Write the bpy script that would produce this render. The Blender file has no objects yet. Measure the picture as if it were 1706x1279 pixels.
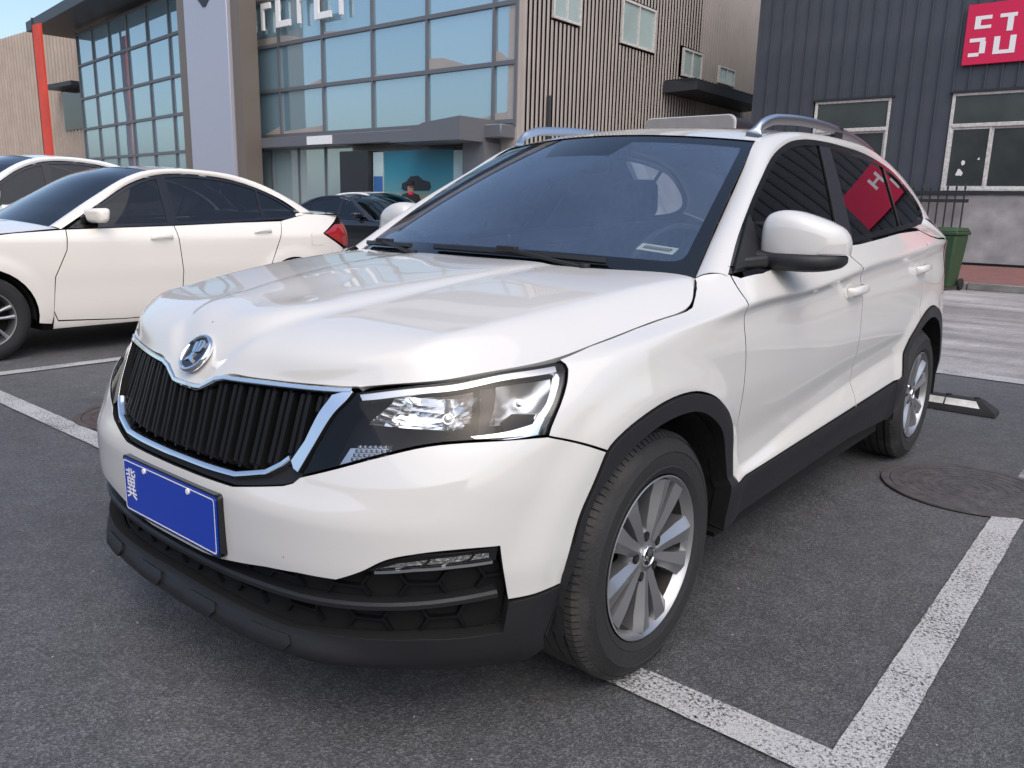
import bpy, bmesh, math, random
import numpy as np
from mathutils import Vector, Matrix
from mathutils.geometry import delaunay_2d_cdt

random.seed(7); rng = np.random.default_rng(7)
R = math.radians
scene = bpy.context.scene
col = scene.collection

# ---------------------------------------------------------------- camera
cd = bpy.data.cameras.new('camera'); cam = bpy.data.objects.new('camera', cd); col.objects.link(cam)
def _cam():
    yaw, pitch, roll = R(-39.44338), R(12.41420), R(1.40528)
    f = Vector((math.cos(pitch) * math.sin(yaw), math.cos(pitch) * math.cos(yaw), -math.sin(pitch)))
    r = f.cross(Vector((0, 0, 1))).normalized(); u = r.cross(f)
    c, s = math.cos(roll), math.sin(roll)
    r2, u2 = c * r + s * u, -s * r + c * u
    m = Matrix((r2, u2, -f)).transposed().to_4x4()
    m.translation = Vector((1.79394, -1.71708, 1.19672))
    cam.matrix_world = m
_cam()
cd.sensor_fit = 'HORIZONTAL'; cd.sensor_width = 36.0; cd.lens = 36.0 * 1331.53 / 1706.0
cd.clip_start = .05; cd.clip_end = 2000
scene.camera = cam

# ---------------------------------------------------------------- daylight: open shade under a hazy bright sky
SUN_EL, SUN_AZ = R(54), R(122)                                   # azimuth clockwise from +Y
world = bpy.data.worlds.new('World'); scene.world = world; world.use_nodes = True
nt = world.node_tree; bg = nt.nodes['Background']
sky = nt.nodes.new('ShaderNodeTexSky'); sky.sky_type = 'NISHITA'; sky.sun_disc = False
sky.sun_elevation = SUN_EL; sky.sun_rotation = SUN_AZ
sky.air_density = 1.0; sky.dust_density = 3.2; sky.ozone_density = 1.0; sky.altitude = 50
nt.links.new(sky.outputs[0], bg.inputs[0]); bg.inputs[1].default_value = .15
sl = bpy.data.lights.new('sun', 'SUN'); sun = bpy.data.objects.new('sun', sl); col.objects.link(sun)
sl.energy = .7; sl.angle = R(90); sl.color = (1.0, .89, .76)
_d = Vector((math.sin(SUN_AZ) * math.cos(SUN_EL), math.cos(SUN_AZ) * math.cos(SUN_EL), math.sin(SUN_EL)))
sun.rotation_euler = _d.to_track_quat('Z', 'Y').to_euler()
vs = scene.view_settings; vs.view_transform = 'Standard'; vs.look = 'None'; vs.gamma = 1; vs.use_curve_mapping = False
vs.exposure = 0.7
scene.cycles.max_bounces = 8; scene.cycles.transparent_max_bounces = 12
scene.cycles.glossy_bounces = 4; scene.cycles.diffuse_bounces = 3

# ---------------------------------------------------------------- object helpers
def tag(o, label=None, cat=None, group=None, kind=None):
    if label: o['label'] = label
    if cat: o['category'] = cat
    if group: o['group'] = group
    if kind: o['kind'] = kind
    return o
def empty(name, loc=(0, 0, 0), rz=0.0, **k):
    o = bpy.data.objects.new(name, None); col.objects.link(o); o.location = loc; o.rotation_euler = (0, 0, rz)
    o.empty_display_size = .2
    return tag(o, **k)
def obj(name, v, f, mat, parent=None, smooth=False, normals=None, angle=None, mats=None, mi=None, **k):
    me = bpy.data.meshes.new(name)
    me.from_pydata([tuple(map(float, p)) for p in v], [], [tuple(map(int, q)) for q in f])
    for m in (mats or [mat]): me.materials.append(m)
    if mi is not None: me.polygons.foreach_set('material_index', np.asarray(mi, np.int32))
    if smooth or normals is not None: me.polygons.foreach_set('use_smooth', np.ones(len(me.polygons), bool))
    me.update()
    if angle is not None: me.set_sharp_from_angle(angle=R(angle))
    if normals is not None: me.normals_split_custom_set_from_vertices([tuple(map(float, n)) for n in normals])
    o = bpy.data.objects.new(name, me); col.objects.link(o)
    if parent is not None: o.parent = parent
    return tag(o, **k)
def inst(name, me, parent=None, loc=(0, 0, 0), rot=(0, 0, 0), sc=(1, 1, 1), **k):
    o = bpy.data.objects.new(name, me); col.objects.link(o); o.location = loc; o.rotation_euler = rot; o.scale = sc
    if parent is not None: o.parent = parent
    return tag(o, **k)
def kids(o): return [c for c in bpy.data.objects if c.parent == o]
def copy_tree(o, parent=None):
    c = o.copy(); col.objects.link(c); c.parent = parent
    for ch in kids(o): copy_tree(ch, c)
    return c
class MB:
    """collects simple solids into one mesh"""
    def __init__(s): s.v = []; s.f = []; s.mi = []
    def add(s, v, f, mi=0):
        b = len(s.v); s.v += [tuple(p) for p in v]; s.f += [tuple(i + b for i in q) for q in f]; s.mi += [mi] * len(f); return s
    def box(s, x0, x1, y0, y1, z0, z1, mi=0):
        return s.add([(x0,y0,z0),(x1,y0,z0),(x1,y1,z0),(x0,y1,z0),(x0,y0,z1),(x1,y0,z1),(x1,y1,z1),(x0,y1,z1)],
                     [(0,3,2,1),(4,5,6,7),(0,1,5,4),(1,2,6,5),(2,3,7,6),(3,0,4,7)], mi)
    def bar(s, a, b, w, h, up=(0, 0, 1), mi=0):
        a, b, up = Vector(a), Vector(b), Vector(up); d = (b - a).normalized(); x = d.cross(up).normalized(); y = x.cross(d)
        q = [(-w/2, -h/2), (w/2, -h/2), (w/2, h/2), (-w/2, h/2)]
        v = [a + x*p + y*r for p, r in q] + [b + x*p + y*r for p, r in q]
        return s.add(v, [(3,2,1,0),(4,5,6,7),(0,1,5,4),(1,2,6,5),(2,3,7,6),(3,0,4,7)], mi)
    def cyl(s, a, b, r0, r1=None, n=12, mi=0):
        r1 = r0 if r1 is None else r1; a, b = Vector(a), Vector(b); d = (b - a).normalized()
        x = d.orthogonal().normalized(); y = d.cross(x)
        v = [c + (x*math.cos(2*math.pi*i/n) + y*math.sin(2*math.pi*i/n)) * r for c, r in ((a, r0), (b, r1)) for i in range(n)]
        return s.add(v, [(i, (i+1) % n, n + (i+1) % n, n + i) for i in range(n)] + [tuple(range(n-1, -1, -1)), tuple(range(n, 2*n))], mi)
    def build(s, name, mat, parent=None, **k):
        ms = mat if isinstance(mat, (list, tuple)) else [mat]
        return obj(name, s.v, s.f, None, parent, mats=ms, mi=s.mi, **k)
def bevel(o, w=.01, seg=2, angle=40):
    m = o.modifiers.new('bevel', 'BEVEL'); m.width = w; m.segments = seg; m.limit_method = 'ANGLE'; m.angle_limit = R(angle)
    me = o.data; me.polygons.foreach_set('use_smooth', np.ones(len(me.polygons), bool)); me.set_sharp_from_angle(angle=R(50))
    m.harden_normals = False
    return o
def grid_faces(nu, nv, close_u=False):
    return [(i*nv + j, ((i+1) % nu)*nv + j, ((i+1) % nu)*nv + j + 1, i*nv + j + 1) for i in range(nu if close_u else nu-1) for j in range(nv-1)]
def lathe(profile, n=48, axis='x'):
    """profile (r, a) turned about the x axis"""
    v = []
    for i in range(n):
        t = 2*math.pi*i/n
        v += [(a, r*math.cos(t), r*math.sin(t)) for r, a in profile]
    return v, grid_faces(n, len(profile), True)
def resample(pts, h, closed=False):
    p = np.asarray(pts, float)
    if closed: p = np.vstack([p, p[:1]])
    out = []
    for a, b in zip(p[:-1], p[1:]):
        n = max(1, int(math.ceil(np.linalg.norm(b - a) / h))); out += [a + (b - a) * k / n for k in range(n)]
    if not closed: out.append(p[-1])
    return np.array(out)
def smooth_line(pts, n=8):
    """centripetal-ish curve through points"""
    p = np.asarray(pts, float); s = np.concatenate([[0], np.cumsum(np.linalg.norm(np.diff(p, axis=0), axis=1) ** .75)])
    q = np.unique(np.concatenate([np.linspace(a, b, n, endpoint=False) for a, b in zip(s[:-1], s[1:])] + [[s[-1]]]))
    return hermite(s, p, q)
def inpoly(pt, poly):
    x, y = pt[:, 0], pt[:, 1]; c = np.zeros(len(pt), bool); j = len(poly) - 1
    for i in range(len(poly)):
        xi, yi = poly[i]; xj, yj = poly[j]
        k = ((yi > y) != (yj > y)) & (x < (xj - xi) * (y - yi) / (yj - yi + 1e-15) + xi); c ^= k; j = i
    return c
def seg_dist(pt, poly):
    d = np.full(len(pt), 1e9); n = len(poly)
    for i in range(n):
        a, b = poly[i], poly[(i+1) % n]; ab = b - a; t = np.clip(((pt - a) @ ab) / (ab @ ab + 1e-15), 0, 1)
        d = np.minimum(d, np.linalg.norm(pt - a - t[:, None] * ab, axis=1))
    return d
def inset(poly, g):
    a = poly - np.roll(poly, 1, 0); b = np.roll(poly, -1, 0) - poly
    a /= np.linalg.norm(a, axis=1)[:, None] + 1e-12; b /= np.linalg.norm(b, axis=1)[:, None] + 1e-12
    na = np.stack([-a[:, 1], a[:, 0]], 1); nb = np.stack([-b[:, 1], b[:, 0]], 1)
    m = na + nb; l2 = (m * m).sum(1)[:, None]; m = m * 2 / np.maximum(l2, .6)
    area = .5 * np.sum(poly[:, 0] * np.roll(poly[:, 1], -1) - np.roll(poly[:, 0], -1) * poly[:, 1])
    return poly + m * g * (1 if area > 0 else -1)
def panel_data(outline, surf, h=.02, off=0.0, gap=.003, lip=.012, hb=None, holes=(), levels=None):
    poly = resample(outline, hb or h * .7, True)
    if gap: poly = inset(poly, gap)
    area = .5 * np.sum(poly[:, 0] * np.roll(poly[:, 1], -1) - np.roll(poly[:, 0], -1) * poly[:, 1])
    if area < 0: poly = poly[::-1]
    lo, hi = poly.min(0), poly.max(0)
    gyv = np.arange(math.floor(lo[1]/h)*h, hi[1], h)
    if levels is not None:                                       # rows that follow the pressed crease lines
        gyv = gyv[np.abs(gyv[:, None] - levels[None, :]).min(1) > h*.5]; gyv = np.sort(np.concatenate([gyv, levels[(levels > lo[1]) & (levels < hi[1])]]))
    gx, gy = np.meshgrid(np.arange(math.floor(lo[0]/h)*h, hi[0], h), gyv, indexing='ij')
    pt = np.stack([gx.ravel(), gy.ravel()], 1); pt = pt[inpoly(pt, poly)]
    if len(pt): pt = pt[seg_dist(pt, poly) > h * .45]
    hl = []
    for hp in holes:
        q = resample(hp, hb or h * .7, True)
        if len(pt): pt = pt[~inpoly(pt, q)]
        if len(pt): pt = pt[seg_dist(pt, q) > h * .45]
        hl.append(q)
    nb = len(poly); loops = [np.arange(nb)]; vv = [poly]; b = nb
    for q in hl: loops.append(np.arange(b, b + len(q))); vv.append(q); b += len(q)
    allp = np.vstack(vv + [pt]) if len(pt) else np.vstack(vv)
    edges = [(int(l[i]), int(l[(i+1) % len(l)])) for l in loops for i in range(len(l))]
    r = delaunay_2d_cdt([Vector(p) for p in allp], edges, [], 0 if holes else 1, 1e-6)
    v2 = np.array([tuple(p) for p in r[0]]); fc = [tuple(q) for q in r[2]]
    if holes:
        cc = v2[np.array(fc)].mean(1); ok = inpoly(cc, poly)
        for q in hl: ok &= ~inpoly(cc, q)
        fc = [q for q, o in zip(fc, ok) if o]
    P, N = surf(v2[:, 0], v2[:, 1], off)
    # keep faces turned outwards
    out = []
    for q in fc:
        a, c, d = v2[q[0]], v2[q[1]], v2[q[2]]
        out.append(q if (c-a)[0]*(d-a)[1] - (c-a)[1]*(d-a)[0] > 0 else q[::-1])
    V = [P]; NN = [N]; F = out; base = len(P); rings = []
    if len(out):
        q0 = out[0]; fn = np.cross(P[q0[1]] - P[q0[0]], P[q0[2]] - P[q0[0]])
        if fn @ N[q0[0]] < 0: F = [q[::-1] for q in out]
    flip = len(out) and (np.cross(P[out[0][1]] - P[out[0][0]], P[out[0][2]] - P[out[0][0]]) @ N[out[0][0]] < 0)
    if lip:
        for l in [poly] + hl:
            p0, n0 = surf(l[:, 0], l[:, 1], off)
            tg = np.roll(p0, -1, 0) - np.roll(p0, 1, 0); tg /= np.linalg.norm(tg, axis=1)[:, None] + 1e-12
            s = np.cross(tg, n0); s *= (-1 if flip else 1)
            k = len(l); br = min(.0009, lip * .3)
            r0, r1, r2 = p0, p0 + s * br * .6 - n0 * br, p0 + s * br * .6 - n0 * lip
            V += [r0, r1, r1, r2]; NN += [n0, s, s, s]
            def ring(a, b):
                fs = [(a + i, b + i, b + (i+1) % k, a + (i+1) % k) for i in range(k)]
                return [q[::-1] for q in fs] if flip else fs
            F = F + ring(base, base + k) + ring(base + 2*k, base + 3*k); rings.append((len(F) - k, len(F))); base += 4 * k
    _last['rings'] = rings
    return np.vstack(V), np.vstack(NN), F
_last = {}
def mirrored(d):
    v, n, f = d; v = v.copy(); n = n.copy(); v[:, 0] *= -1; n[:, 0] *= -1
    return v, n, [q[::-1] for q in f]
CREASE_ROWS = np.array([.464,.472,.480,.488,.496,.880,.888,.894,.900,.906,.912,.920])
def panel(name, outline, surf, mat, parent, both=False, **k):
    if surf is W: k.setdefault('levels', CREASE_ROWS)
    d = panel_data(outline, surf, **k); mi = np.zeros(len(d[2]), int)
    for a, b in _last.get('rings', ()): mi[a:b] = 1  # edge walls coloured dark, painting shade into the panel gaps
    _last['rings'] = ()
    o = [obj(name, d[0], d[2], None, parent, normals=d[1], mats=[mat, M['dark']], mi=mi)]
    if both:
        m = mirrored(d); o.append(obj(name, m[0], m[2], None, parent, normals=m[1], mats=[mat, M['dark']], mi=mi))
    return o if both else o[0]
def sweep(P, N, prof, closed=False, cap=True):
    """profile points (a across, b along N) carried along a path with normals"""
    P, N = np.asarray(P, float), np.asarray(N, float)
    t = np.gradient(P, axis=0) if not closed else np.roll(P, -1, 0) - np.roll(P, 1, 0)
    t /= np.linalg.norm(t, axis=1)[:, None] + 1e-12
    b = np.cross(t, N); b /= np.linalg.norm(b, axis=1)[:, None] + 1e-12
    n = 0; v = []
    for i in range(len(P)):
        pr = prof(i / max(1, len(P) - 1)) if callable(prof) else prof
        n = len(pr); v += [P[i] + b[i] * a + N[i] * c for a, c in pr]
    m = len(P); f = []
    for i in range(m if closed else m - 1):
        for j in range(n):
            f.append((i*n + j, i*n + (j+1) % n, ((i+1) % m)*n + (j+1) % n, ((i+1) % m)*n + j))
    if cap and not closed: f += [tuple(range(n-1, -1, -1)), tuple((m-1)*n + j for j in range(n))]
    return v, f
def patch(grid, nu, nv, bu=None, bv=None):
    """smooth surface through a grid of points [rows][cols]; returns verts, faces"""
    g = np.asarray(grid, float)
    def par(g):
        d = np.linalg.norm(np.diff(g, axis=0), axis=2).mean(1) ** .8; return np.concatenate([[0], np.cumsum(np.maximum(d, 1e-4))])
    su = par(g); sv = par(np.swapaxes(g, 0, 1))
    def samp(s, n):
        return np.unique(np.concatenate([np.linspace(a, b, max(2, int(round(n * (b - a) / s[-1]))) + 1) for a, b in zip(s[:-1], s[1:])]).round(9))
    qu, qv = samp(su, nu), samp(sv, nv)
    a = hermite(su, g, qu); a = np.swapaxes(hermite(sv, np.swapaxes(a, 0, 1), qv), 0, 1)
    return a
def fix_normals(o):
    bm = bmesh.new(); bm.from_mesh(o.data); bmesh.ops.recalc_face_normals(bm, faces=bm.faces[:]); bm.to_mesh(o.data); bm.free(); return o

# ---------------------------------------------------------------- materials
def mat(name, c, rough=.6, metal=0.0, coat=0.0, coat_rough=.03, coat_ior=1.5, spec=None, var=0.0, vscale=8.0, bump=0.0, bscale=200.0, trans=0.0, ior=1.45, rvar=0.0, emit=None, estr=0.0):
    m = bpy.data.materials.new(name); m.use_nodes = True; t = m.node_tree; b = t.nodes['Principled BSDF']
    b.inputs['Base Color'].default_value = (*c, 1); b.inputs['Roughness'].default_value = rough; b.inputs['Metallic'].default_value = metal
    b.inputs['Coat Weight'].default_value = coat; b.inputs['Coat Roughness'].default_value = coat_rough; b.inputs['Coat IOR'].default_value = coat_ior
    b.inputs['Transmission Weight'].default_value = trans; b.inputs['IOR'].default_value = ior
    if spec is not None: b.inputs['Specular IOR Level'].default_value = spec
    if emit: b.inputs['Emission Color'].default_value = (*emit, 1); b.inputs['Emission Strength'].default_value = estr
    if var or bump or rvar:
        tc = t.nodes.new('ShaderNodeTexCoord')
        nz = t.nodes.new('ShaderNodeTexNoise'); nz.inputs['Scale'].default_value = vscale; nz.inputs['Detail'].default_value = 6; t.links.new(tc.outputs['Object'], nz.inputs['Vector'])
        if var:
            mr = t.nodes.new('ShaderNodeMapRange'); mr.inputs[1].default_value = .25; mr.inputs[2].default_value = .75
            mr.inputs[3].default_value = 1 - var; mr.inputs[4].default_value = 1 + var * .6; t.links.new(nz.outputs['Fac'], mr.inputs[0])
            mx = t.nodes.new('ShaderNodeVectorMath'); mx.operation = 'SCALE'; mx.inputs[0].default_value = c; t.links.new(mr.outputs[0], mx.inputs['Scale'])
            t.links.new(mx.outputs[0], b.inputs['Base Color'])
        if rvar:
            mr = t.nodes.new('ShaderNodeMapRange'); mr.inputs[1].default_value = .3; mr.inputs[2].default_value = .7
            mr.inputs[3].default_value = max(0, rough - rvar); mr.inputs[4].default_value = rough + rvar; t.links.new(nz.outputs['Fac'], mr.inputs[0]); t.links.new(mr.outputs[0], b.inputs['Roughness'])
        if bump:
            n2 = t.nodes.new('ShaderNodeTexNoise'); n2.inputs['Scale'].default_value = bscale; n2.inputs['Detail'].default_value = 3; t.links.new(tc.outputs['Object'], n2.inputs['Vector'])
            bp = t.nodes.new('ShaderNodeBump'); bp.inputs['Strength'].default_value = bump; bp.inputs['Distance'].default_value = .01; t.links.new(n2.outputs['Fac'], bp.inputs['Height']); t.links.new(bp.outputs[0], b.inputs['Normal'])
    return m
def glass(name, tint, ior=1.5, boost=1.0, rough=0.0):
    m = bpy.data.materials.new(name); m.use_nodes = True; t = m.node_tree; t.nodes.clear()
    o = t.nodes.new('ShaderNodeOutputMaterial'); mx = t.nodes.new('ShaderNodeMixShader'); tr = t.nodes.new('ShaderNodeBsdfTransparent'); gl = t.nodes.new('ShaderNodeBsdfGlossy'); fr = t.nodes.new('ShaderNodeFresnel')
    tr.inputs[0].default_value = (*tint, 1); gl.inputs['Roughness'].default_value = rough; fr.inputs[0].default_value = ior
    ml = t.nodes.new('ShaderNodeMath'); ml.operation = 'MULTIPLY'; ml.use_clamp = True; ml.inputs[1].default_value = boost
    t.links.new(fr.outputs[0], ml.inputs[0]); t.links.new(ml.outputs[0], mx.inputs[0]); t.links.new(tr.outputs[0], mx.inputs[1]); t.links.new(gl.outputs[0], mx.inputs[2]); t.links.new(mx.outputs[0], o.inputs[0])
    return m
def haze_film(name, c, k):
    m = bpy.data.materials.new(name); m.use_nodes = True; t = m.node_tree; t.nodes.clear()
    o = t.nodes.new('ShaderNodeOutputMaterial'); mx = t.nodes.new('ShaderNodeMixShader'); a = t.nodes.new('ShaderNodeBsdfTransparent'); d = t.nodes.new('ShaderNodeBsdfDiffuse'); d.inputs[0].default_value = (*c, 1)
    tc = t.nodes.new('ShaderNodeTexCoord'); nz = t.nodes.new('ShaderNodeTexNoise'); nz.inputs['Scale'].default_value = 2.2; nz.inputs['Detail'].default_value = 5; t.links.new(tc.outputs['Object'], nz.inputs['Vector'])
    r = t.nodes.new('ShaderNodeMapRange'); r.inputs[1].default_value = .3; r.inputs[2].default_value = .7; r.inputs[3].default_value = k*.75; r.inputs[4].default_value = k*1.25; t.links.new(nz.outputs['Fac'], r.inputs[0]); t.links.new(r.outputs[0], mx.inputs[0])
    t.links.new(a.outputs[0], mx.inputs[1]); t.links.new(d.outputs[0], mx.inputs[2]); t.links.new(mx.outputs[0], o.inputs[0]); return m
M = {}
M['paint'] = mat('white_car_paint', (.605, .597, .570), .6, coat=1.0, coat_rough=.006, coat_ior=1.75, spec=.15, var=.015, vscale=3)
def chips(m):                                                    # a few stone chips in the paint
    t = m.node_tree; b = t.nodes['Principled BSDF']; N = t.nodes.new; L = t.links.new
    tc = N('ShaderNodeTexCoord'); vo = N('ShaderNodeTexVoronoi'); vo.inputs['Scale'].default_value = 7; L(tc.outputs['Object'], vo.inputs['Vector'])
    nz = N('ShaderNodeTexNoise'); nz.inputs['Scale'].default_value = 300; L(tc.outputs['Object'], nz.inputs['Vector'])
    ad = N('ShaderNodeMath'); ad.operation = 'MULTIPLY_ADD'; ad.inputs[1].default_value = .02; L(nz.outputs['Fac'], ad.inputs[0]); L(vo.outputs['Distance'], ad.inputs[2])
    r = N('ShaderNodeMapRange'); r.inputs[1].default_value = .026; r.inputs[2].default_value = .032; L(ad.outputs[0], r.inputs[0])
    src = b.inputs['Base Color'].links[0].from_socket; mx = N('ShaderNodeMix'); mx.data_type = 'RGBA'; mx.inputs[6].default_value = (.06,.055,.05,1); L(r.outputs[0], mx.inputs[0]); L(src, mx.inputs[7]); L(mx.outputs[2], b.inputs['Base Color'])
chips(M['paint'])
M['trim'] = mat('black_plastic_trim', (.0125, .013, .015), .5, bump=.12, bscale=900, rvar=.08, vscale=6)
M['slat'] = mat('grille_black', (.007,.007,.008), .48, spec=.3)
M['lamp_black'] = mat('lamp_black', (.008,.008,.009), .45, spec=.2)
M['gloss_black'] = mat('gloss_black', (.006, .006, .007), .12, coat=.5)
M['dark'] = mat('dark_recess', (.004, .004, .004), .9)
M['chrome'] = mat('chrome', (.80, .81, .82), .07, 1.0)
M['satin'] = mat('satin_silver', (.62, .63, .64), .28, 1.0)
M['alloy'] = mat('alloy_wheel_paint', (.37, .37, .375), .33, .82, coat=.3)
def tyre_mat():
    m = mat('tyre_rubber', (.020,.020,.021), .75, bump=.25, bscale=120); t = m.node_tree; b = t.nodes['Principled BSDF']; N = t.nodes.new; L = t.links.new
    tc = N('ShaderNodeTexCoord'); sx = N('ShaderNodeSeparateXYZ'); L(tc.outputs['Object'], sx.inputs[0])
    cx = N('ShaderNodeCombineXYZ'); L(sx.outputs[1], cx.inputs[1]); L(sx.outputs[2], cx.inputs[2]); ln = N('ShaderNodeVectorMath'); ln.operation = 'LENGTH'; L(cx.outputs[0], ln.inputs[0])
    nz = N('ShaderNodeTexNoise'); nz.inputs['Scale'].default_value = 14; nz.inputs['Detail'].default_value = 6; L(tc.outputs['Object'], nz.inputs['Vector'])
    w = N('ShaderNodeMath'); w.operation = 'MULTIPLY_ADD'; w.inputs[1].default_value = .03; L(nz.outputs['Fac'], w.inputs[0]); L(ln.outputs['Value'], w.inputs[2])
    r = N('ShaderNodeMapRange'); r.inputs[1].default_value = .310; r.inputs[2].default_value = .333; L(w.outputs[0], r.inputs[0])     # dried dust on shoulder and tread
    n2 = N('ShaderNodeTexNoise'); n2.inputs['Scale'].default_value = 5; n2.inputs['Detail'].default_value = 5; L(tc.outputs['Object'], n2.inputs['Vector'])
    r2 = N('ShaderNodeMapRange'); r2.inputs[1].default_value = .4; r2.inputs[2].default_value = .7; r2.inputs[3].default_value = .08; L(n2.outputs['Fac'], r2.inputs[0])
    mu = N('ShaderNodeMath'); mu.operation = 'MULTIPLY'; L(r.outputs[0], mu.inputs[0]); L(r2.outputs[0], mu.inputs[1])
    ad = N('ShaderNodeMath'); ad.operation = 'MULTIPLY_ADD'; ad.inputs[1].default_value = .07; L(nz.outputs['Fac'], ad.inputs[0]); L(mu.outputs[0], ad.inputs[2])
    mx = N('ShaderNodeMix'); mx.data_type = 'RGBA'; mx.inputs[6].default_value = (.017,.017,.018,1); mx.inputs[7].default_value = (.085,.080,.074,1); L(ad.outputs[0], mx.inputs[0]); L(mx.outputs[2], b.inputs['Base Color']); return m
M['tyre'] = tyre_mat()
M['iron'] = mat('brake_iron', (.05, .047, .045), .5, .6, var=.3)
M['glass'] = glass('clear_lens', (.93, .94, .95), 1.45, .9)
M['screen'] = glass('windscreen_glass', (.62, .70, .74), 1.52, 1.5)
M['privacy'] = glass('tinted_side_glass', (.10, .105, .11), 1.52, 1.5)
M['cabin'] = mat('cabin_grey', (.13, .13, .145), .8, var=.2)
M['haze_film'] = haze_film('windscreen_haze', (.47,.58,.88), .33)  # pale blue haze put in as colour to brighten the windscreen view
M['seat'] = mat('seat_cloth', (.42, .42, .45), .9, var=.25, vscale=30)
M['plate_blue'] = mat('plate_blue', (.006, .045, .42), .35, coat=.3)
M['white'] = mat('white_print', (.8, .8, .8), .5)
M['amber'] = mat('amber_lens', (.8, .25, .03), .3)
M['red_lens'] = mat('red_lens', (.35, .01, .012), .12, coat=.8)
# ---------------------------------------------------------------- ground, road, markings
def asphalt(name, base, contrast=.6, tint=(1, 1, 1.02), stain=.25):
    m = bpy.data.materials.new(name); m.use_nodes = True; t = m.node_tree; b = t.nodes['Principled BSDF']; N = t.nodes.new; L = t.links.new
    tc = N('ShaderNodeTexCoord')
    vo = N('ShaderNodeTexVoronoi'); vo.inputs['Scale'].default_value = 210; L(tc.outputs['Object'], vo.inputs['Vector'])
    v2 = N('ShaderNodeTexVoronoi'); v2.inputs['Scale'].default_value = 95; L(tc.outputs['Object'], v2.inputs['Vector'])
    sp = N('ShaderNodeSeparateColor'); L(vo.outputs['Color'], sp.inputs[0]); sp2 = N('ShaderNodeSeparateColor'); L(v2.outputs['Color'], sp2.inputs[0])
    nz = N('ShaderNodeTexNoise'); nz.inputs['Scale'].default_value = .55; nz.inputs['Detail'].default_value = 5; L(tc.outputs['Object'], nz.inputs['Vector'])
    n3 = N('ShaderNodeTexNoise'); n3.inputs['Scale'].default_value = 9; n3.inputs['Detail'].default_value = 8; n3.inputs['Roughness'].default_value = .7; L(tc.outputs['Object'], n3.inputs['Vector'])
    def mr(src, a, c, lo=0.0, hi=1.0):
        r = N('ShaderNodeMapRange'); r.inputs[1].default_value = lo; r.inputs[2].default_value = hi; r.inputs[3].default_value = a; r.inputs[4].default_value = c; L(src, r.inputs[0]); return r.outputs[0]
    def mul(a, c):
        q = N('ShaderNodeMath'); q.operation = 'MULTIPLY'; L(a, q.inputs[0]); L(c, q.inputs[1]); return q.outputs[0]
    pw = N('ShaderNodeMath'); pw.operation = 'POWER'; L(sp.outputs[0], pw.inputs[0]); pw.inputs[1].default_value = 2.2
    f = mul(mul(mr(pw.outputs[0], 1 - contrast*.55, 1 + contrast*1.5), mr(sp2.outputs[1], .85, 1.15)), mul(mr(nz.outputs['Fac'], 1 - stain, 1 + stain, .3, .7), mr(n3.outputs['Fac'], .82, 1.18, .3, .7)))
    n5 = N('ShaderNodeTexNoise'); n5.inputs['Scale'].default_value = 1.9; n5.inputs['Detail'].default_value = 6; n5.inputs['Roughness'].default_value = .65; n5.inputs['Distortion'].default_value = .6; L(tc.outputs['Object'], n5.inputs['Vector'])
    f = mul(f, mr(n5.outputs['Fac'], 1.0, .74, .60, .70))
    sc = N('ShaderNodeVectorMath'); sc.operation = 'SCALE'; sc.inputs[0].default_value = tuple(base * x for x in tint); L(f, sc.inputs['Scale']); L(sc.outputs[0], b.inputs['Base Color'])
    b.inputs['Roughness'].default_value = .68
    bp = N('ShaderNodeBump'); bp.inputs['Strength'].default_value = .55; bp.inputs['Distance'].default_value = .004; L(vo.outputs['Distance'], bp.inputs['Height']); L(bp.outputs[0], b.inputs['Normal'])
    return m
M['asphalt'] = asphalt('asphalt', .077, .5, (.99, 1.0, 1.04))
def sheet(name, x0, x1, y0, y1, z, m, **k):
    return obj(name, [(x0,y0,z),(x1,y0,z),(x1,y1,z),(x0,y1,z)], [(0,1,2,3)], m, **k)
sheet('ground', -400, 400, -400, 400, 0, M['asphalt'], kind='structure')
M['road'] = asphalt('road_concrete', .30, .22, (1.05, 1.0, .98), .35)
def streaks(m):                                                  # grime drawn out along the lane
    t = m.node_tree; b = t.nodes['Principled BSDF']; N = t.nodes.new; L = t.links.new
    tc = N('ShaderNodeTexCoord'); mp = N('ShaderNodeMapping'); mp.inputs['Scale'].default_value = (.35, 2.2, 1); nz = N('ShaderNodeTexNoise'); nz.inputs['Scale'].default_value = 1.0; nz.inputs['Detail'].default_value = 6
    L(tc.outputs['Object'], mp.inputs[0]); L(mp.outputs[0], nz.inputs['Vector'])
    r = N('ShaderNodeMapRange'); r.inputs[1].default_value = .3; r.inputs[2].default_value = .7; r.inputs[3].default_value = .62; r.inputs[4].default_value = 1.2; L(nz.outputs['Fac'], r.inputs[0])
    src = b.inputs['Base Color'].links[0].from_socket; sc = N('ShaderNodeVectorMath'); sc.operation = 'SCALE'; L(src, sc.inputs[0]); L(r.outputs[0], sc.inputs['Scale']); L(sc.outputs[0], b.inputs['Base Color'])
streaks(M['road'])
sheet('road', -70, 70, 5.44, 14.0, .004, M['road'], kind='structure')
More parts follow.
